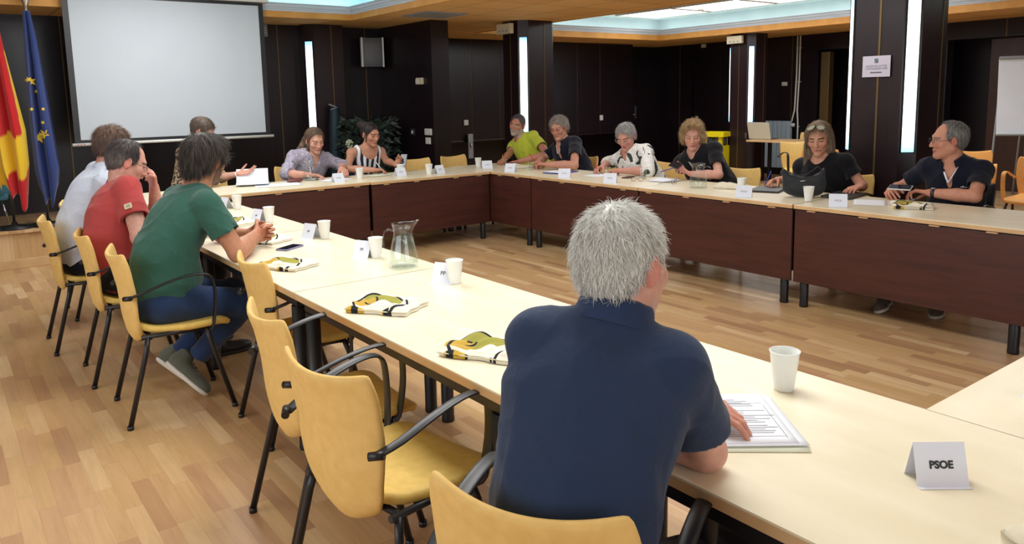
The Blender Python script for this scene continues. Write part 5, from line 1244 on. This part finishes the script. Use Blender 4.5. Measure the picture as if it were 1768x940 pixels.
def jug(label, x, y, rz, k=1.0, fill=.55, tall=1.0):
    t = empty('water_jug', (x, y, TT), rz, label, 'jug', 'glass water jugs')
    out = [(.060, 0), (.073, .006), (.076, .02), (.072, .06), (.062, .11), (.052, .150), (.047, .175), (.050, .195), (.056, .215), (.060, .222)]
    m = MB(); n = 36; vs = []; fs = []; P = [(r*k, z*k*tall) for r, z in out]; Q = [((r-.003)*k, max(z, .008)*k*tall) for r, z in out][::-1]
    prof = P+Q
    for i, (r, z) in enumerate(prof):
        for a in range(n):
            th = 2*PI*a/n; lip = max(0, (z/(k*tall)-.165)/.057)**1.5; f = math.exp(-((th if th < PI else th-2*PI)/.38)**2)
            rr = r+lip*f*.030*k; zz = z+lip*f*.014*k; vs.append((rr*math.cos(th), rr*math.sin(th), zz))
    for i in range(len(prof)-1):
        for a in range(n): fs.append((i*n+a, i*n+(a+1) % n, (i+1)*n+(a+1) % n, (i+1)*n+a))
    m.add(vs, fs, 0, True); b = len(m.v); m.f.append(list(range(n))[::-1]); m.f.append([(len(prof)-1)*n+a for a in range(n)]); m.m += [0, 0]; m.sm += [False, False]
    m.build('jug_body', 'clear_glass', t)
    m = MB(); hp = [(-.046, .186), (-.070, .196), (-.095, .186), (-.104, .15), (-.101, .10), (-.094, .072)]
    m.tube([(a*k, 0, z*k*tall) for a, z in hp], .0068*k, 10, 0, None, .7); m.build('handle', 'clear_glass', t)
    if fill:
        w = [(r-.0034, max(z, .0086)) for r, z in out if z < .20*fill*1.3]; w = [(r*k, z*k*tall) for r, z in w]; m = MB(); m.lathe(w, 32); m.build('water', 'water', t)
jug('glass water jug nearest the camera on the left row of tables', 1.765, 3.20, math.radians(-20), .92, .62, 1.05)
jug('glass water jug in front of the woman in the grey blouse', 3.06, 7.42, math.radians(170), 1.02, .35, .92)
jug('glass water jug before the woman with curly hair', 5.19, 4.235, math.radians(120), 1.02, .28, .92)

def name_card(label, x, y, yaw, text, size=.030, w=.125, h=.098, group=None, mat='card_white', lean=.036, ink='ink', bold=.0):
    """tent card; text side faces local -Y"""
    t = empty('name_card', (x, y, TT), yaw, label, 'name card', group)
    m = MB(); th = .0006
    for s in (-1, 1):
        a = Vector((0, s*lean, 0)); 
        m.add([(-w/2, s*lean, 0), (w/2, s*lean, 0), (w/2, 0, h), (-w/2, 0, h), (-w/2, s*(lean-.0012), 0), (w/2, s*(lean-.0012), 0), (w/2, 0, h-.003), (-w/2, 0, h-.003)],
              [(0, 1, 2, 3), (7, 6, 5, 4), (0, 4, 5, 1), (1, 5, 6, 2), (3, 7, 4, 0)])
    m.box((0, -lean-.006, .0006), (w, .014, .0008)); m.build('folded_card', mat, t)
    if text:
        ang = math.atan2(h, lean); M = Matrix.Translation((0, -lean*.52-.0006, h*.48)) @ Matrix.Rotation(ang, 4, 'X')
        text_obj('lettering', text, size, ink, M, t, bold)
    return t
gn = 'folded white name cards'
name_card('white name card marked PSOE on the near table, lower right', 1.590, .672, math.radians(-38), 'PSOE', .021, .104, .082, gn, bold=.0009, lean=.028)
name_card('white name card cut by the right edge on the lower right table', 2.20, .66, math.radians(60), '', .03, .128, .102, gn)
name_card('white name card marked PP with the cup in front of it', 1.758, 2.82, math.radians(-62), 'PP', .026, .10, .085, gn)
name_card('white name card left of the cup beside the jug', 1.735, 3.56, math.radians(-66), 'PP', .022, .10, .085, gn)
name_card('white name card left of the cup beyond the phone', 1.75, 4.28, math.radians(-70), 'PP', .020, .10, .085, gn)
name_card('white name card behind the clasped hands of the man in green', 1.735, 5.13, math.radians(-74), 'PP', .020, .10, .085, gn)
name_card('white name card at the far end of the left row', 1.77, 5.96, math.radians(-78), 'PP', .018, .10, .085, gn)
for (x, y, yaw, lab) in [(3.20, 7.07, 6, 'white name card before the woman in the grey blouse'), (3.93, 7.13, 4, 'white name card before the woman in the striped top'), (4.36, 7.05, 12, 'white name card before the empty yellow chair beside the striped top'),
                         (5.04, 7.12, -20, 'white name card right of the cup at the far corner'), (4.985, 6.60, -60, 'pale blue name card before the man in the lime shirt'), (4.985, 5.72, -50, 'white name card before the man in dark polo beside the blue folder'),
                         (4.965, 5.06, -55, 'white name card before the woman in floral blouse'), (4.98, 3.62, -58, 'white name card beside the cup, left of the dark handbag'), (4.995, 2.86, -58, 'white name card before the man on the far right')]:
    name_card(lab, x, y, math.radians(yaw), 'PSOE', .020, .118, .088, gn, ink='ink_grey')

# folded cotton tote bags with a green, yellow and black print
def tote_mat():
    m = new_mat('tote_cotton', srgb(226, 220, 200), .9, .15); n, l = nodes_of(m)
    tc = n.new('ShaderNodeTexCoord'); v = tc.outputs['Object']
    sp = n.new('ShaderNodeSeparateXYZ'); l.new(v, sp.inputs[0])
    def mth(op, a, b=None, c=None):
        q = n.new('ShaderNodeMath'); q.operation = op
        for i, x in enumerate([a, b, c]):
            if x is None: continue
            if isinstance(x, (int, float)): q.inputs[i].default_value = x
            else: l.new(x, q.inputs[i])
        return q.outputs[0]
    X, Y = sp.outputs[0], sp.outputs[1]
    def disc(cx, cy, rx, ry): return mth('SQRT', mth('ADD', mth('POWER', mth('DIVIDE', mth('SUBTRACT', X, cx), rx), 2), mth('POWER', mth('DIVIDE', mth('SUBTRACT', Y, cy), ry), 2)))
    def mix(f, a, b):
        q = n.new('ShaderNodeMix'); q.data_type = 'RGBA'; l.new(f, q.inputs[0])
        for s, x in ((6, a), (7, b)):
            if isinstance(x, tuple): q.inputs[s].default_value = (*x, 1)
            else: l.new(x, q.inputs[s])
        return q.outputs[2]
    d1 = disc(-.01, -.005, .085, .058); c = mix(mth('LESS_THAN', d1, 1.0), srgb(228, 222, 204), srgb(158, 154, 76))
    d2 = disc(-.075, -.035, .050, .040); c = mix(mth('LESS_THAN', d2, 1.0), c, srgb(196, 162, 74))
    r1 = mth('LESS_THAN', mth('ABSOLUTE', mth('SUBTRACT', disc(-.005, -.03, .105, .085), 1.0)), .045); c = mix(r1, c, srgb(46, 48, 52))
    r2 = mth('MULTIPLY', mth('LESS_THAN', mth('ABSOLUTE', mth('SUBTRACT', disc(-.055, -.018, .030, .022), 1.0)), .13), mth('GREATER_THAN', X, -.066)); c = mix(r2, c, srgb(52, 52, 50))
    d3 = disc(.02, -.055, .055, .018); c = mix(mth('LESS_THAN', d3, 1.0), c, srgb(230, 226, 212))
    # spine print along the folded front edge
    sd = mth('MULTIPLY', mth('LESS_THAN', Y, -.086), mth('LESS_THAN', X, .06)); wv = mth('GREATER_THAN', mth('SINE', mth('MULTIPLY', X, 95)), -.25)
    c = mix(sd, c, mix(wv, srgb(40, 42, 44), srgb(196, 158, 62))); to_base(m, c)
    bump(m, noise(m, coord(m), 600, 2), .3, .001)
tote_mat()
def tote(label, x, y, yaw, k=1.0, h=.030, plain=False, seed=0, group='folded cotton tote bags'):
    t = empty('folded_tote_bag', (x, y, TT+.001), yaw, label, 'tote bag', group); r = random.Random(seed)
    def top(u, v):
        a, b = u*2-1, v*2-1
        X = a*.145*k*(1+.05*b)+.004*math.sin(b*7+seed); Y = b*.095*k+.006*math.sin(a*5+seed)
        e = (1-abs(a)**6)*(1-abs(b)**6)
        z = h*(.45+.55*max(e, 0)**.4)+.007*math.sin(a*4.2+b*3.1+seed)*max(e, 0)+.006*math.sin(a*9-b*7+seed*2)*max(e, 0)+.018*max(0, b-.2)*max(0, .5-a)*(1 if seed % 2 else .5)
        return (X, Y, max(z, .008))
    m = MB(); nu, nv_ = 34, 24; vs = []; fs = []
    for i in range(nu):
        for j in range(nv_): vs.append(top(i/(nu-1), j/(nv_-1)))
    for i in range(nu):
        for j in range(nv_):
            p = vs[i*nv_+j]; vs.append((p[0]*.985, p[1]*.985, .0005+.0*i))
    o = nu*nv_
    for i in range(nu-1):
        for j in range(nv_-1): fs += [(i*nv_+j, (i+1)*nv_+j, (i+1)*nv_+j+1, i*nv_+j+1), (o+i*nv_+j+1, o+(i+1)*nv_+j+1, o+(i+1)*nv_+j, o+i*nv_+j)]
    # bulging, layered side walls
    def side(idx):
        ring_ = []
        for s_, lift in ((1.0, .0), (1.02, .33), (.99, .5), (1.02, .67)):
            ring_.append(None)
        for a, b in zip(idx[:-1], idx[1:]): fs.append((a, b, o+b, o+a))
    side([j for j in range(nv_)][::-1]); side([(nu-1)*nv_+j for j in range(nv_)]); side([i*nv_ for i in range(nu)]); side([i*nv_+nv_-1 for i in range(nu)][::-1])
    m.add(vs, fs, 0, True); m.build('bag_body', 'tote_plain' if plain else 'tote_cotton', t)
    m = MB(); m.tube([(-.139*k, -.096*k, h*.42), (0, -.100*k, h*.40), (.139*k, -.096*k, h*.44)], .0022, 6); m.build('fold_seam', 'tote_plain', t)
    return t
fabric('tote_plain', srgb(222, 214, 190), .9, .1)
tote('folded tote bag with green print nearest the man in navy, on the near corner', 1.345, 1.93, math.radians(-60), .92, .030, seed=1)
tote('folded tote bag with green print beside the table joint, behind the empty chairs', 1.345, 2.60, math.radians(-55), .92, .034, seed=2)
tote('folded tote bag with green print beside the phone, next to the yellow chair', 1.335, 3.60, math.radians(-62), .88, .030, seed=3)
tote('folded tote bag behind the clasped hands of the man in green', 1.50, 4.36, math.radians(-60), .9, .026, seed=4)
tote('folded tote bag beside the keys on the left row', 1.56, 5.12, math.radians(-64), .9, .034, seed=5)
tote('crumpled pale tote corner at the bottom right edge of the picture', 1.52, .36, math.radians(-20), .9, .05, True, 6)
tote('folded plain tote bag left of the cup, before the woman with curly hair', 5.36, 4.02, math.radians(-70), .95, .026, True, 7)
tote('folded tote bag under the hands of the man on the far right', 5.27, 2.49, math.radians(-62), .9, .032, seed=8)
tote('crumpled tote bag under the notes of the man in lime shirt', 5.33, 6.92, math.radians(-80), 1.1, .022, True, 9)
tote('folded tote bag on the left row before the man in white shirt', 1.50, 6.05, math.radians(-70), .8, .026, seed=10)

def sheet(name, label, x, y, yaw, w=.21, h=.297, mat='paper', z=0, cat='paper', curl=0, group=None, lines=0, stack=1):
    t = empty(name, (x, y, TT+z+.0004), yaw, label, cat, group)
    for s_ in range(stack):
        m = MB(); dx = .004*s_*(-1)**s_; m.grid(lambda u, v: ((u-.5)*w+dx, (v-.5)*h-dx*.6, .001+s_*.0012+curl*((u-.5)**2*4+.3*(v-.5)**2)), 10, 10, 0, .0007); m.build('sheet', mat, t)
    if lines:
        r = random.Random(3); zt = .0022+(stack-1)*.0012; m = MB()
        for k in range(lines):
            yy = h*.38-k*h*.74/lines; wl = w*(.35+.45*r.random()); m.box((-w*.40+wl/2, yy, zt), (wl, .0016, .0003))
        m.build('printed_lines', 'ink_grey', t)
        m = MB()
        for (cx, cy, a, b) in [(0, h*.30, w*.72, .0010), (w*.36, -.02, .0010, h*.64), (0, -h*.36, w*.72, .0010)]: m.box((cx, cy, zt), (a, b, .0003))
        m.build('ruled_box', 'ink_grey', t)
    return t
sheet('paper_folder', 'cream card folder under the papers beside the man in navy', 1.518, 1.092, math.radians(-40), .225, .315, 'paper_cream', 0, 'folder', 0)
sheet('printed_document', 'printed white document under the hand in the foreground', 1.526, 1.102, math.radians(-38), .208, .292, 'paper', .0025, 'document', 0, None, 22, 4)
sheet('loose_paper', 'small white paper behind the navy shoulder in the foreground', 1.66, 1.50, math.radians(-40), .10, .12, 'paper', 0)
sheet('loose_paper', 'small bluish paper beside the hands of the man in green', 1.46, 4.68, math.radians(-30), .15, .20, 'paper', 0)
sheet('loose_paper', 'white papers spread on the back row before the reading woman', 2.66, 7.25, math.radians(80), .26, .42, 'paper', 0, 'paper', 0, None, 0, 3)
t = sheet('open_booklet', 'open white booklet held up by the reading woman', 2.47, 7.42, math.radians(70), .21, .30, 'paper', .006, 'booklet', .012, None, 0, 3)
m = MB(); m.grid(lambda u, v: (.105+(.19*u)*math.cos(.75), (v-.5)*.30, .006+(.19*u)*math.sin(.75)-.02*math.sin(PI*u)), 10, 8, 0, .003); m.build('raised_page', 'paper', t)
sheet('loose_paper', 'white notes under the hand of the woman in the grey blouse', 3.28, 7.30, math.radians(5), .30, .21, 'paper', 0, 'paper', 0, None, 0, 2)
sheet('notebook', 'cream notepad under the writing hand of the woman in striped top', 3.78, 7.32, math.radians(0), .21, .15, 'paper_cream', 0, 'notebook', 0, None, 0, 6)
sheet('loose_paper', 'white paper under the writing hand of the woman in floral blouse', 5.35, 5.62, math.radians(-80), .21, .28, 'paper', 0)
sheet('notebook', 'white notebook in front of the woman with curly hair', 5.42, 4.80, math.radians(-75), .20, .26, 'paper', 0, 'notebook', 0, None, 0, 8)
sheet('loose_paper', 'white sheets left of the man on the far right', 5.32, 2.80, math.radians(-62), .21, .28, 'paper', 0, 'paper', 0, None, 0, 2)
sheet('notebook', 'dark notes under the hand of the man in lime shirt', 5.45, 7.18, math.radians(-80), .14, .20, 'plastic_darkgrey', .03, 'notebook', 0)
t = empty('folder', (5.28, 6.12, TT), math.radians(-78), 'blue folder beside the elbow of the man in dark polo', 'folder')
m = MB(); m.box((0, 0, .006), (.23, .32, .010), 0, .003); m.build('cover', new_mat('folder_blue', srgb(32, 52, 140), .4).name, t); m = MB(); m.box((-.02, -.04, .0125), (.20, .22, .002)); m.build('sheet', 'paper', t)
t = empty('notebook', (5.44, 3.72, TT), math.radians(-70), 'black folder lying open left of the dark handbag', 'folder')
m = MB(); m.box((0, 0, .008), (.24, .34, .014), 0, .003); m.build('cover', 'plastic_black', t)
t = empty('notebook', (5.50, 3.10, TT), math.radians(-82), 'black folder lying right of the dark handbag', 'folder')
m = MB(); m.box((0, 0, .010), (.22, .34, .018), 0, .003); m.box((0, 0, .010), (.214, .334, .012), 1); m.build('cover', ['plastic_black', 'plastic_darkgrey'], t)
# handbag
def handbag():
    t = empty('handbag', (5.27, 3.30, TT+.001), math.radians(-62), 'slouchy dark grey handbag standing on the right row', 'handbag')
    F = np.eye(3)
    pr = [ell((0, 0, .055), (.150, .062, .060), F, .03), ell((-.06, 0, .11), (.085, .045, .075), F, .04), ell((.07, 0, .11), (.085, .042, .075), F, .04), cone((.10, 0, .13), (.135, 0, .205), .040, .016, .03), cone((-.11, 0, .12), (-.145, 0, .19), .040, .020, .03),
          ell((0, 0, .205), (.115, .05, .055), F, .02, -1), halfcut(lambda p: -p[:, 2]-.0, (0, 0, 0))]
    v, q = sdf_mesh(pr, .005, lambda p: wrinkle(p*1.4, .004, 2)); fabric('bag_grey', srgb(42, 44, 48), .6, .15, 300, .2); v[:, 2] = np.maximum(v[:, 2], 0); obj_from('bag_body', fast_mesh('bag_body', v, q), 'bag_grey', t)
    m = MB(); m.tube([(.135, 0, .20), (.10, -.02, .235), (.02, -.03, .17), (-.06, -.03, .165), (-.13, -.01, .20)], .010, 8, 0, None, .4); m.build('strap', 'bag_grey', t)
    m = MB(); m.tube([(.128, .012, .196), (.128, -.012, .196), (.140, -.012, .222), (.140, .012, .222)], .0025, 6, 0, None, 1, True); m.build('buckle', 'brass_trim', t)
    m = MB(); m.tube([(-.02, -.058, .125), (.02, -.058, .13)], .003, 6); m.build('zip_pull', 'chrome', t)
handbag()
def phone(label, x, y, z, yaw, tilt=(0, 0), case='phone_lilac', flipv=False):
    t = empty('mobile_phone', (x, y, z), 0, label, 'phone'); t.rotation_euler = (tilt[0], tilt[1], yaw)
    m = MB(); m.box((0, 0, .0045), (.074, .152, .009), 0, .003); m.build('phone_body', case, t)
    m = MB(); m.box((0, 0, .0093), (.068, .146, .0006)); m.build('screen', 'phone_screen', t); return t
new_mat('phone_lilac', srgb(132, 128, 166), .35); new_mat('phone_screen', (.008, .009, .02), .08)
phone('phone with lilac case lying on the left row of tables', 1.53, 4.05, TT, math.radians(-58))
phone('dark phone lying right of the woman in floral blouse', 5.38, 5.24, TT, math.radians(-70), (0, 0), 'plastic_black')
phone('phone held upright by the woman in striped top', 4.175, 7.485, .865, math.radians(-50), (math.radians(62), 0), 'plastic_darkgrey')
phone('phone held level by the man on the far right', 5.535, 2.70, .835, math.radians(10), (0, math.radians(-20)), 'plastic_white')
t = phone('dark phone case held by the woman with curly hair', 5.52, 4.765, .880, math.radians(-20), (math.radians(10), math.radians(-38)), 'plastic_darkgrey')
def pen(label, p, q, mat, tip='ink'):
    a, b = Vector(p), Vector(q); t = empty('pen', tuple(a), 0, label, 'pen'); m = MB(); m.tube([(0, 0, 0), tuple((b-a)*.1)], [.001, .0042], 8); m.build('tip', tip, t)
    m = MB(); m.tube([tuple((b-a)*.1), tuple(b-a)], .0042, 8); m.build('barrel', mat, t)
new_mat('pen_orange', srgb(216, 130, 40), .4); new_mat('pen_red', srgb(200, 40, 44), .4); new_mat('pen_blue', srgb(40, 60, 160), .4)
pen('orange pen in the hand of the man in lime shirt', (5.37, 7.30, TT+.002), (5.46, 7.38, .86), 'pen_orange')
pen('red pen in the hands of the man in dark polo', (5.40, 6.72, .83), (5.42, 6.82, .90), 'pen_red')
pen('dark red pen in the writing hand of the woman in floral blouse', (5.40, 5.70, TT+.002), (5.46, 5.78, .88), 'pen_red')
pen('white pen in the writing hand of the woman in striped top', (3.87, 7.36, TT+.008), (3.82, 7.44, .87), 'plastic_white')
pen('blue pen under the hand of the woman with curly hair', (5.54, 4.98, .80), (5.60, 4.86, .845), 'pen_blue')
pen('thin pen in the hand of the woman with the handbag', (5.56, 3.84, TT+.016), (5.62, 3.82, .88), 'pen_blue')
def spectacles(label, x, y, yaw, col='metal_black'):
    t = empty('spectacles', (x, y, TT+.002), yaw, label, 'glasses'); m = MB()
    for sx in (-1, 1): m.tube([(sx*.034+.024*math.cos(2*PI*k/18), .0+.004*math.sin(2*PI*k/18), .020+.018*math.sin(2*PI*k/18)) for k in range(18)], .0018, 6, 0, None, 1, True)
    m.tube([(-.010, 0, .024), (0, -.002, .027), (.010, 0, .024)], .0018, 6); m.build('front_frame', col, t)
    for sx in (-1, 1): m = MB(); m.tube([(sx*.058, 0, .028), (sx*.062, .06, .018), (sx*.060, .12, .004)], .0018, 6); m.build('temple', col, t)
spectacles('black spectacles lying before the tumbler right of the floral blouse', 5.20, 4.95, math.radians(-60)); spectacles('dark folded sunglasses beside the notebook on the right row', 5.26, 4.56, math.radians(20))
t = empty('eyeglass_case', (2.87, 7.35, TT), math.radians(-8), 'dark red glasses case left of the jug on the back row', 'glasses case')
m = MB(); m.ball((0, 0, .020), (.085, .030, .020), 16); m.build('case_body', new_mat('case_red', srgb(110, 50, 52), .5).name, t)
m = MB(); m.tube([(.085*math.cos(2*PI*k/20), .030*math.sin(2*PI*k/20), .020) for k in range(20)], .0015, 6, 0, None, 1, True); m.build('rim', 'brass_trim', t)
t = empty('key_ring', (1.62, 4.86, TT), .4, 'small bunch of keys near the hands of the man in green', 'keys')
m = MB(); m.tube([(.016*math.cos(2*PI*k/16), .016*math.sin(2*PI*k/16), .003) for k in range(16)], .0014, 6, 0, None, 1, True); m.build('ring', 'chrome', t)
for a in (0, .9, 2.2):
    m = MB(); c, s_ = math.cos(a), math.sin(a); m.lathe([(.012, 0), (.012, .004)], 14, 0, (.030*c, .030*s_, .002)); m.box((0, 0, 0), (.035, .006, .003), 0, 0, Matrix.Translation((.055*c, .055*s_, .004)) @ Matrix.Rotation(a, 4, 'Z')); m.build('key', 'plastic_darkgrey' if a == 0 else 'chrome', t)
t = empty('pink_bag', (1.97, 7.90, .60), 0, 'bright pink pouch beside the woman reading papers', 'bag')
v, q = sdf_mesh([ell((0, 0, .22), (.06, .05, .10), None, .03), ell((.0, 0, .12), (.07, .055, .11), None, .03)], .006); obj_from('pouch', fast_mesh('pouch', v, q), new_mat('pink_cloth', srgb(226, 84, 150), .6).name, t)
m = MB(); m.tube([(-.04, 0, .28), (0, 0, .34), (.04, 0, .28)], .006, 8); m.build('strap', 'pink_cloth', t)

# ================================================================ BACKGROUND THINGS
# foliage plant behind the two women
t = empty('potted_plant', (4.66, 9.26, .37), 0, 'leafy dark plant with pale flowers in the corner behind the striped top', 'plant')
m = MB(); m.lathe([(.11, 0), (.15, .26), (.155, .28), (.14, .28), (.13, .24)], 24); m.build('pot', 'plastic_grey', t)
noisy('leaf_dark', srgb(34, 46, 42), srgb(62, 78, 68), 14, .5); new_mat('flower_white', srgb(196, 206, 176), .7); noisy('leaf_bronze', srgb(70, 62, 62), srgb(96, 84, 84), 14, .6)
rr = random.Random(4)
def leafy(n, mat, name, spread, hmin, hmax, ln):
    m = MB()
    for i in range(n):
        a = rr.uniform(0, 2*PI); h = rr.uniform(hmin, hmax); r = spread*rr.uniform(.2, 1)*(1.1-.3*abs(h-.6)); c = Vector((r*math.cos(a)*1.15, r*math.sin(a)*.65, h))
        d = Vector((math.cos(a)*.9, math.sin(a)*.6, rr.uniform(-.7, .7))).normalized(); u = d.orthogonal().normalized(); u.rotate(Matrix.Rotation(rr.uniform(0, 6), 3, d)); l_ = ln*rr.uniform(.6, 1.3); w = l_*.20; nn = d.cross(u)
        m.add([c, c+d*l_*.35+u*w+nn*.004, c+d*l_*.35-u*w+nn*.004, c+d*l_-nn*l_*.12, c+d*l_*.4-nn*.006], [(0, 1, 4), (0, 4, 2), (4, 1, 3), (2, 4, 3)], 0, True)
    return m.build(name, mat, t)
leafy(900, 'leaf_dark', 'foliage', .33, .22, .92, .10)
m = MB()
for i in range(26):
    a = rr.uniform(0, 2*PI); r = rr.uniform(.1, .5); h = rr.uniform(.4, .95); m.tube([(0, 0, .25), (r*.4*math.cos(a), r*.25*math.sin(a), .25+(h-.25)*.6), (r*math.cos(a)*1.1, r*.6*math.sin(a), h)], .004, 5)
m.build('stems', 'leaf_bronze', t)
for (x, y, z) in [(-.40, -.25, .62), (-.33, -.22, .40), (-.36, -.2, .52)]: 
    m = MB()
    for k in range(30):
        a = rr.uniform(0, 6.28); b = rr.uniform(-1.2, 1.4); m.ball((x+.04*math.cos(a)*math.cos(b), y+.04*math.sin(a)*math.cos(b), z+.045*math.sin(b)), .014, 6)
    m.build('flower', 'flower_white', t)
# folded banner / umbrella beside the strip
t = empty('rolled_banner', (4.28, 9.52, .37), 0, 'dark teal rolled banner leaning by the wall light strip', 'banner')
m = MB(); m.lathe([(.07, .05), (.085, .3), (.08, .8), (.060, 1.08), (.05, 1.10)], 18, 0, (0, 0, 0), Matrix.Rotation(.03, 4, 'Y')); m.build('roll', new_mat('teal_dark', srgb(16, 44, 56), .6).name, t)
m = MB(); m.tube([(-.06, -.03, 1.12), (.02, -.05, 1.09), (.06, -.04, 1.07)], .008, 6); m.tube([(-.05, -.06, 1.05), (.05, -.06, 1.08)], .006, 6); m.build('tie', 'plastic_grey', t)
m = MB(); m.tube([(0, 0, 0), (.0, 0, .12)], .02, 8); m.lathe([(.12, 0), (.12, .02)], 20); m.build('foot', 'plastic_black', t)
t = empty('wall_box', (4.47, 9.58, .98), 0, 'small white wall telephone box behind the woman in grey', 'wall box')
m = MB(); m.box((0, 0, 0), (.08, .03, .12), 0, .008); m.build('housing', 'plastic_white', t); m = MB(); m.box((0, -.017, .02), (.04, .006, .03), 0, .002); m.build('button', 'plastic_grey', t)
t = empty('floor_box', (4.15, 9.30, .37), 0, 'small grey box on the platform between the two women', 'box')
m = MB(); m.box((.42, 0, .24), (.16, .14, .34), 0, .01); m.build('housing', 'plastic_grey', t); m = MB(); m.box((.42, -.072, .30), (.10, .006, .10), 0, .002); m.build('grille', 'plastic_darkgrey', t)
# bin
t = empty('recycling_bin', (11.02, 8.62, 0), math.radians(-75), 'bright yellow waste bin with black bag, left of the far pillar', 'bin')
new_mat('bin_yellow', srgb(232, 212, 20), .4); m = MB(); m.prism([(-.19, -.16), (.19, -.16), (.19, .16), (-.19, .16)], 0, .62); m.build('bin_body', 'bin_yellow', t)
m = MB(); ring(m, (-.17, -.14, .17, .14), .045, .78, .86); ring(m, (-.15, -.12, .15, .12), .012, .62, .78); m.build('lid_frame', 'bin_yellow', t)
m = MB(); m.grid(lambda u, v: ((.165+.012*math.sin(u*60))*math.cos(2*PI*u)*1.12, (.14+.012*math.sin(u*47+1))*math.sin(2*PI*u)*1.08, .63+.15*v+.008*math.sin(u*40)), 60, 5, 0, .003); m.build('bag_liner', 'plastic_darkgrey', t)
# side table with laptop
t = empty('side_table', (11.30, 7.40, 0), 0, 'small maple side table standing by the far pillar', 'table')
m = MB(); m.box((0, 0, .725), (.62, 1.15, .03), 0, .003); m.build('table_top', 'table_edge', t)
for sx in (-1, 1):
    for sy in (-1, 1): m = MB(); m.box((sx*.26, sy*.50, .355), (.05, .05, .71), 0, .004); m.build('leg', 'metal_black', t)
t = empty('laptop', (11.30, 7.86, .741), math.radians(-84), 'open silver laptop on the side table, seen from its back', 'laptop')
m = MB(); m.box((0, .03, .008), (.40, .27, .016), 0, .004); m.build('keyboard_base', 'brushed_steel', t); m = MB(); m.box((0, 0, .145), (.40, .010, .29), 0, .003, Matrix.Translation((0, -.10, .01)) @ Matrix.Rotation(math.radians(16), 4, 'X')); m.build('lid', new_mat('laptop_lid', srgb(200, 196, 178), .4).name, t)
t = empty('drinking_glass', (11.20, 8.13, .741), 0, 'tiny clear glass left of the laptop', 'glass'); m = MB(); m.lathe([(.026, 0), (.03, .11), (.0285, .11), (.0245, .006)], 20); m.build('glass_body', 'clear_glass', t)
t = empty('cloth_bundle', (11.55, 7.45, 0), 0, 'blue cloth bundle hanging below the side table', 'bag')
v, q = sdf_mesh([ell((0, 0, .32), (.09, .13, .34), None, .04), halfcut(lambda p: -p[:, 2], (0, 0, .3))], .012, lambda p: wrinkle(p, .006, 1)); v[:, 2] = np.maximum(v[:, 2], 0); obj_from('bundle', fast_mesh('bundle', v, q), fabric('blue_cloth', srgb(26, 66, 150), .7).name, t)
# radiator and pipes on the right wall
noisy('radiator_paint', srgb(176, 194, 208), srgb(168, 188, 204), 3, .4)
t = empty('radiator', (X1-.12, 8.40, 0), -PI/2, 'pale blue-grey radiator on the wall behind the laptop', 'radiator')
for k in range(6): m = MB(); m.box((-.225+.09*k, 0, .57), (.082, .09, .86), 0, .012); m.build('radiator_column', 'radiator_paint', t)
m = MB(); m.tube([(-.26, 0, .2), (.26, 0, .2)], .02, 8); m.tube([(-.26, 0, .93), (.30, 0, .93)], .02, 8); m.lathe([(.03, 0), (.03, .06)], 12, 0, (.31, 0, .90)); m.build('valve', 'plastic_white', t)
for (y, dz, lab) in ((8.085, 0, 'white heating pipe on the right wall, left of the pair'), (8.03, .02, 'white heating pipe on the right wall, right of the pair')):
    t = empty('heating_pipe', (X1-.07, y, 0), 0, lab, 'pipe', 'pair of heating pipes'); m = MB()
    m.tube([(0, 0, ZS-.01), (0, 0, 1.8+dz), (0, .02, 1.2), (0, (.08 if dz == 0 else 0), .95), (0, (.12 if dz == 0 else 0), .9 if dz == 0 else 0)], .014, 10); m.build('pipe_run', 'plastic_white', t)
    m = MB()
    for z in (.9, 1.7, 2.3): m.box((.02, 0 if z > 1 else (.05 if dz == 0 else 0), z), (.03, .04, .02))
    m.build('clip', 'plastic_grey', t)
# flip chart at the right edge
t = empty('flip_chart', (11.6, 4.02, 0), math.radians(-62), 'white flip chart on an easel, cut off by the right edge', 'flip chart')
R_ = Matrix.Rotation(math.radians(-9), 4, 'X')
m = MB(); m.box((0, 0, 1.42), (.70, .02, 1.06), 0, .003, R_); m.build('board', 'plastic_white', t); m = MB(); m.box((0, -.016, 1.40), (.68, .008, .98), 0, 0, R_); m.build('paper_pad', 'paper', t)
m = MB(); m.box((0, -.02, 1.945), (.70, .05, .04), 0, .01, R_); m.build('clamp_bar', 'plastic_grey', t); m = MB(); m.box((0, -.04, .90), (.70, .08, .02), 0, .004, R_); m.build('pen_tray', 'plastic_grey', t)
for s in (-1, 1): m = MB(); m.tube([(s*.30, .34, 1.9), (s*.40, .12, 0)], .014, 8); m.build('leg', 'plastic_grey', t)
m = MB(); m.tube([(0, .32, 1.88), (0, .9, 0)], .014, 8); m.build('leg', 'plastic_grey', t)
# coat stand-like chrome rod seen in the doorway
print('objects', len(bpy.data.objects))
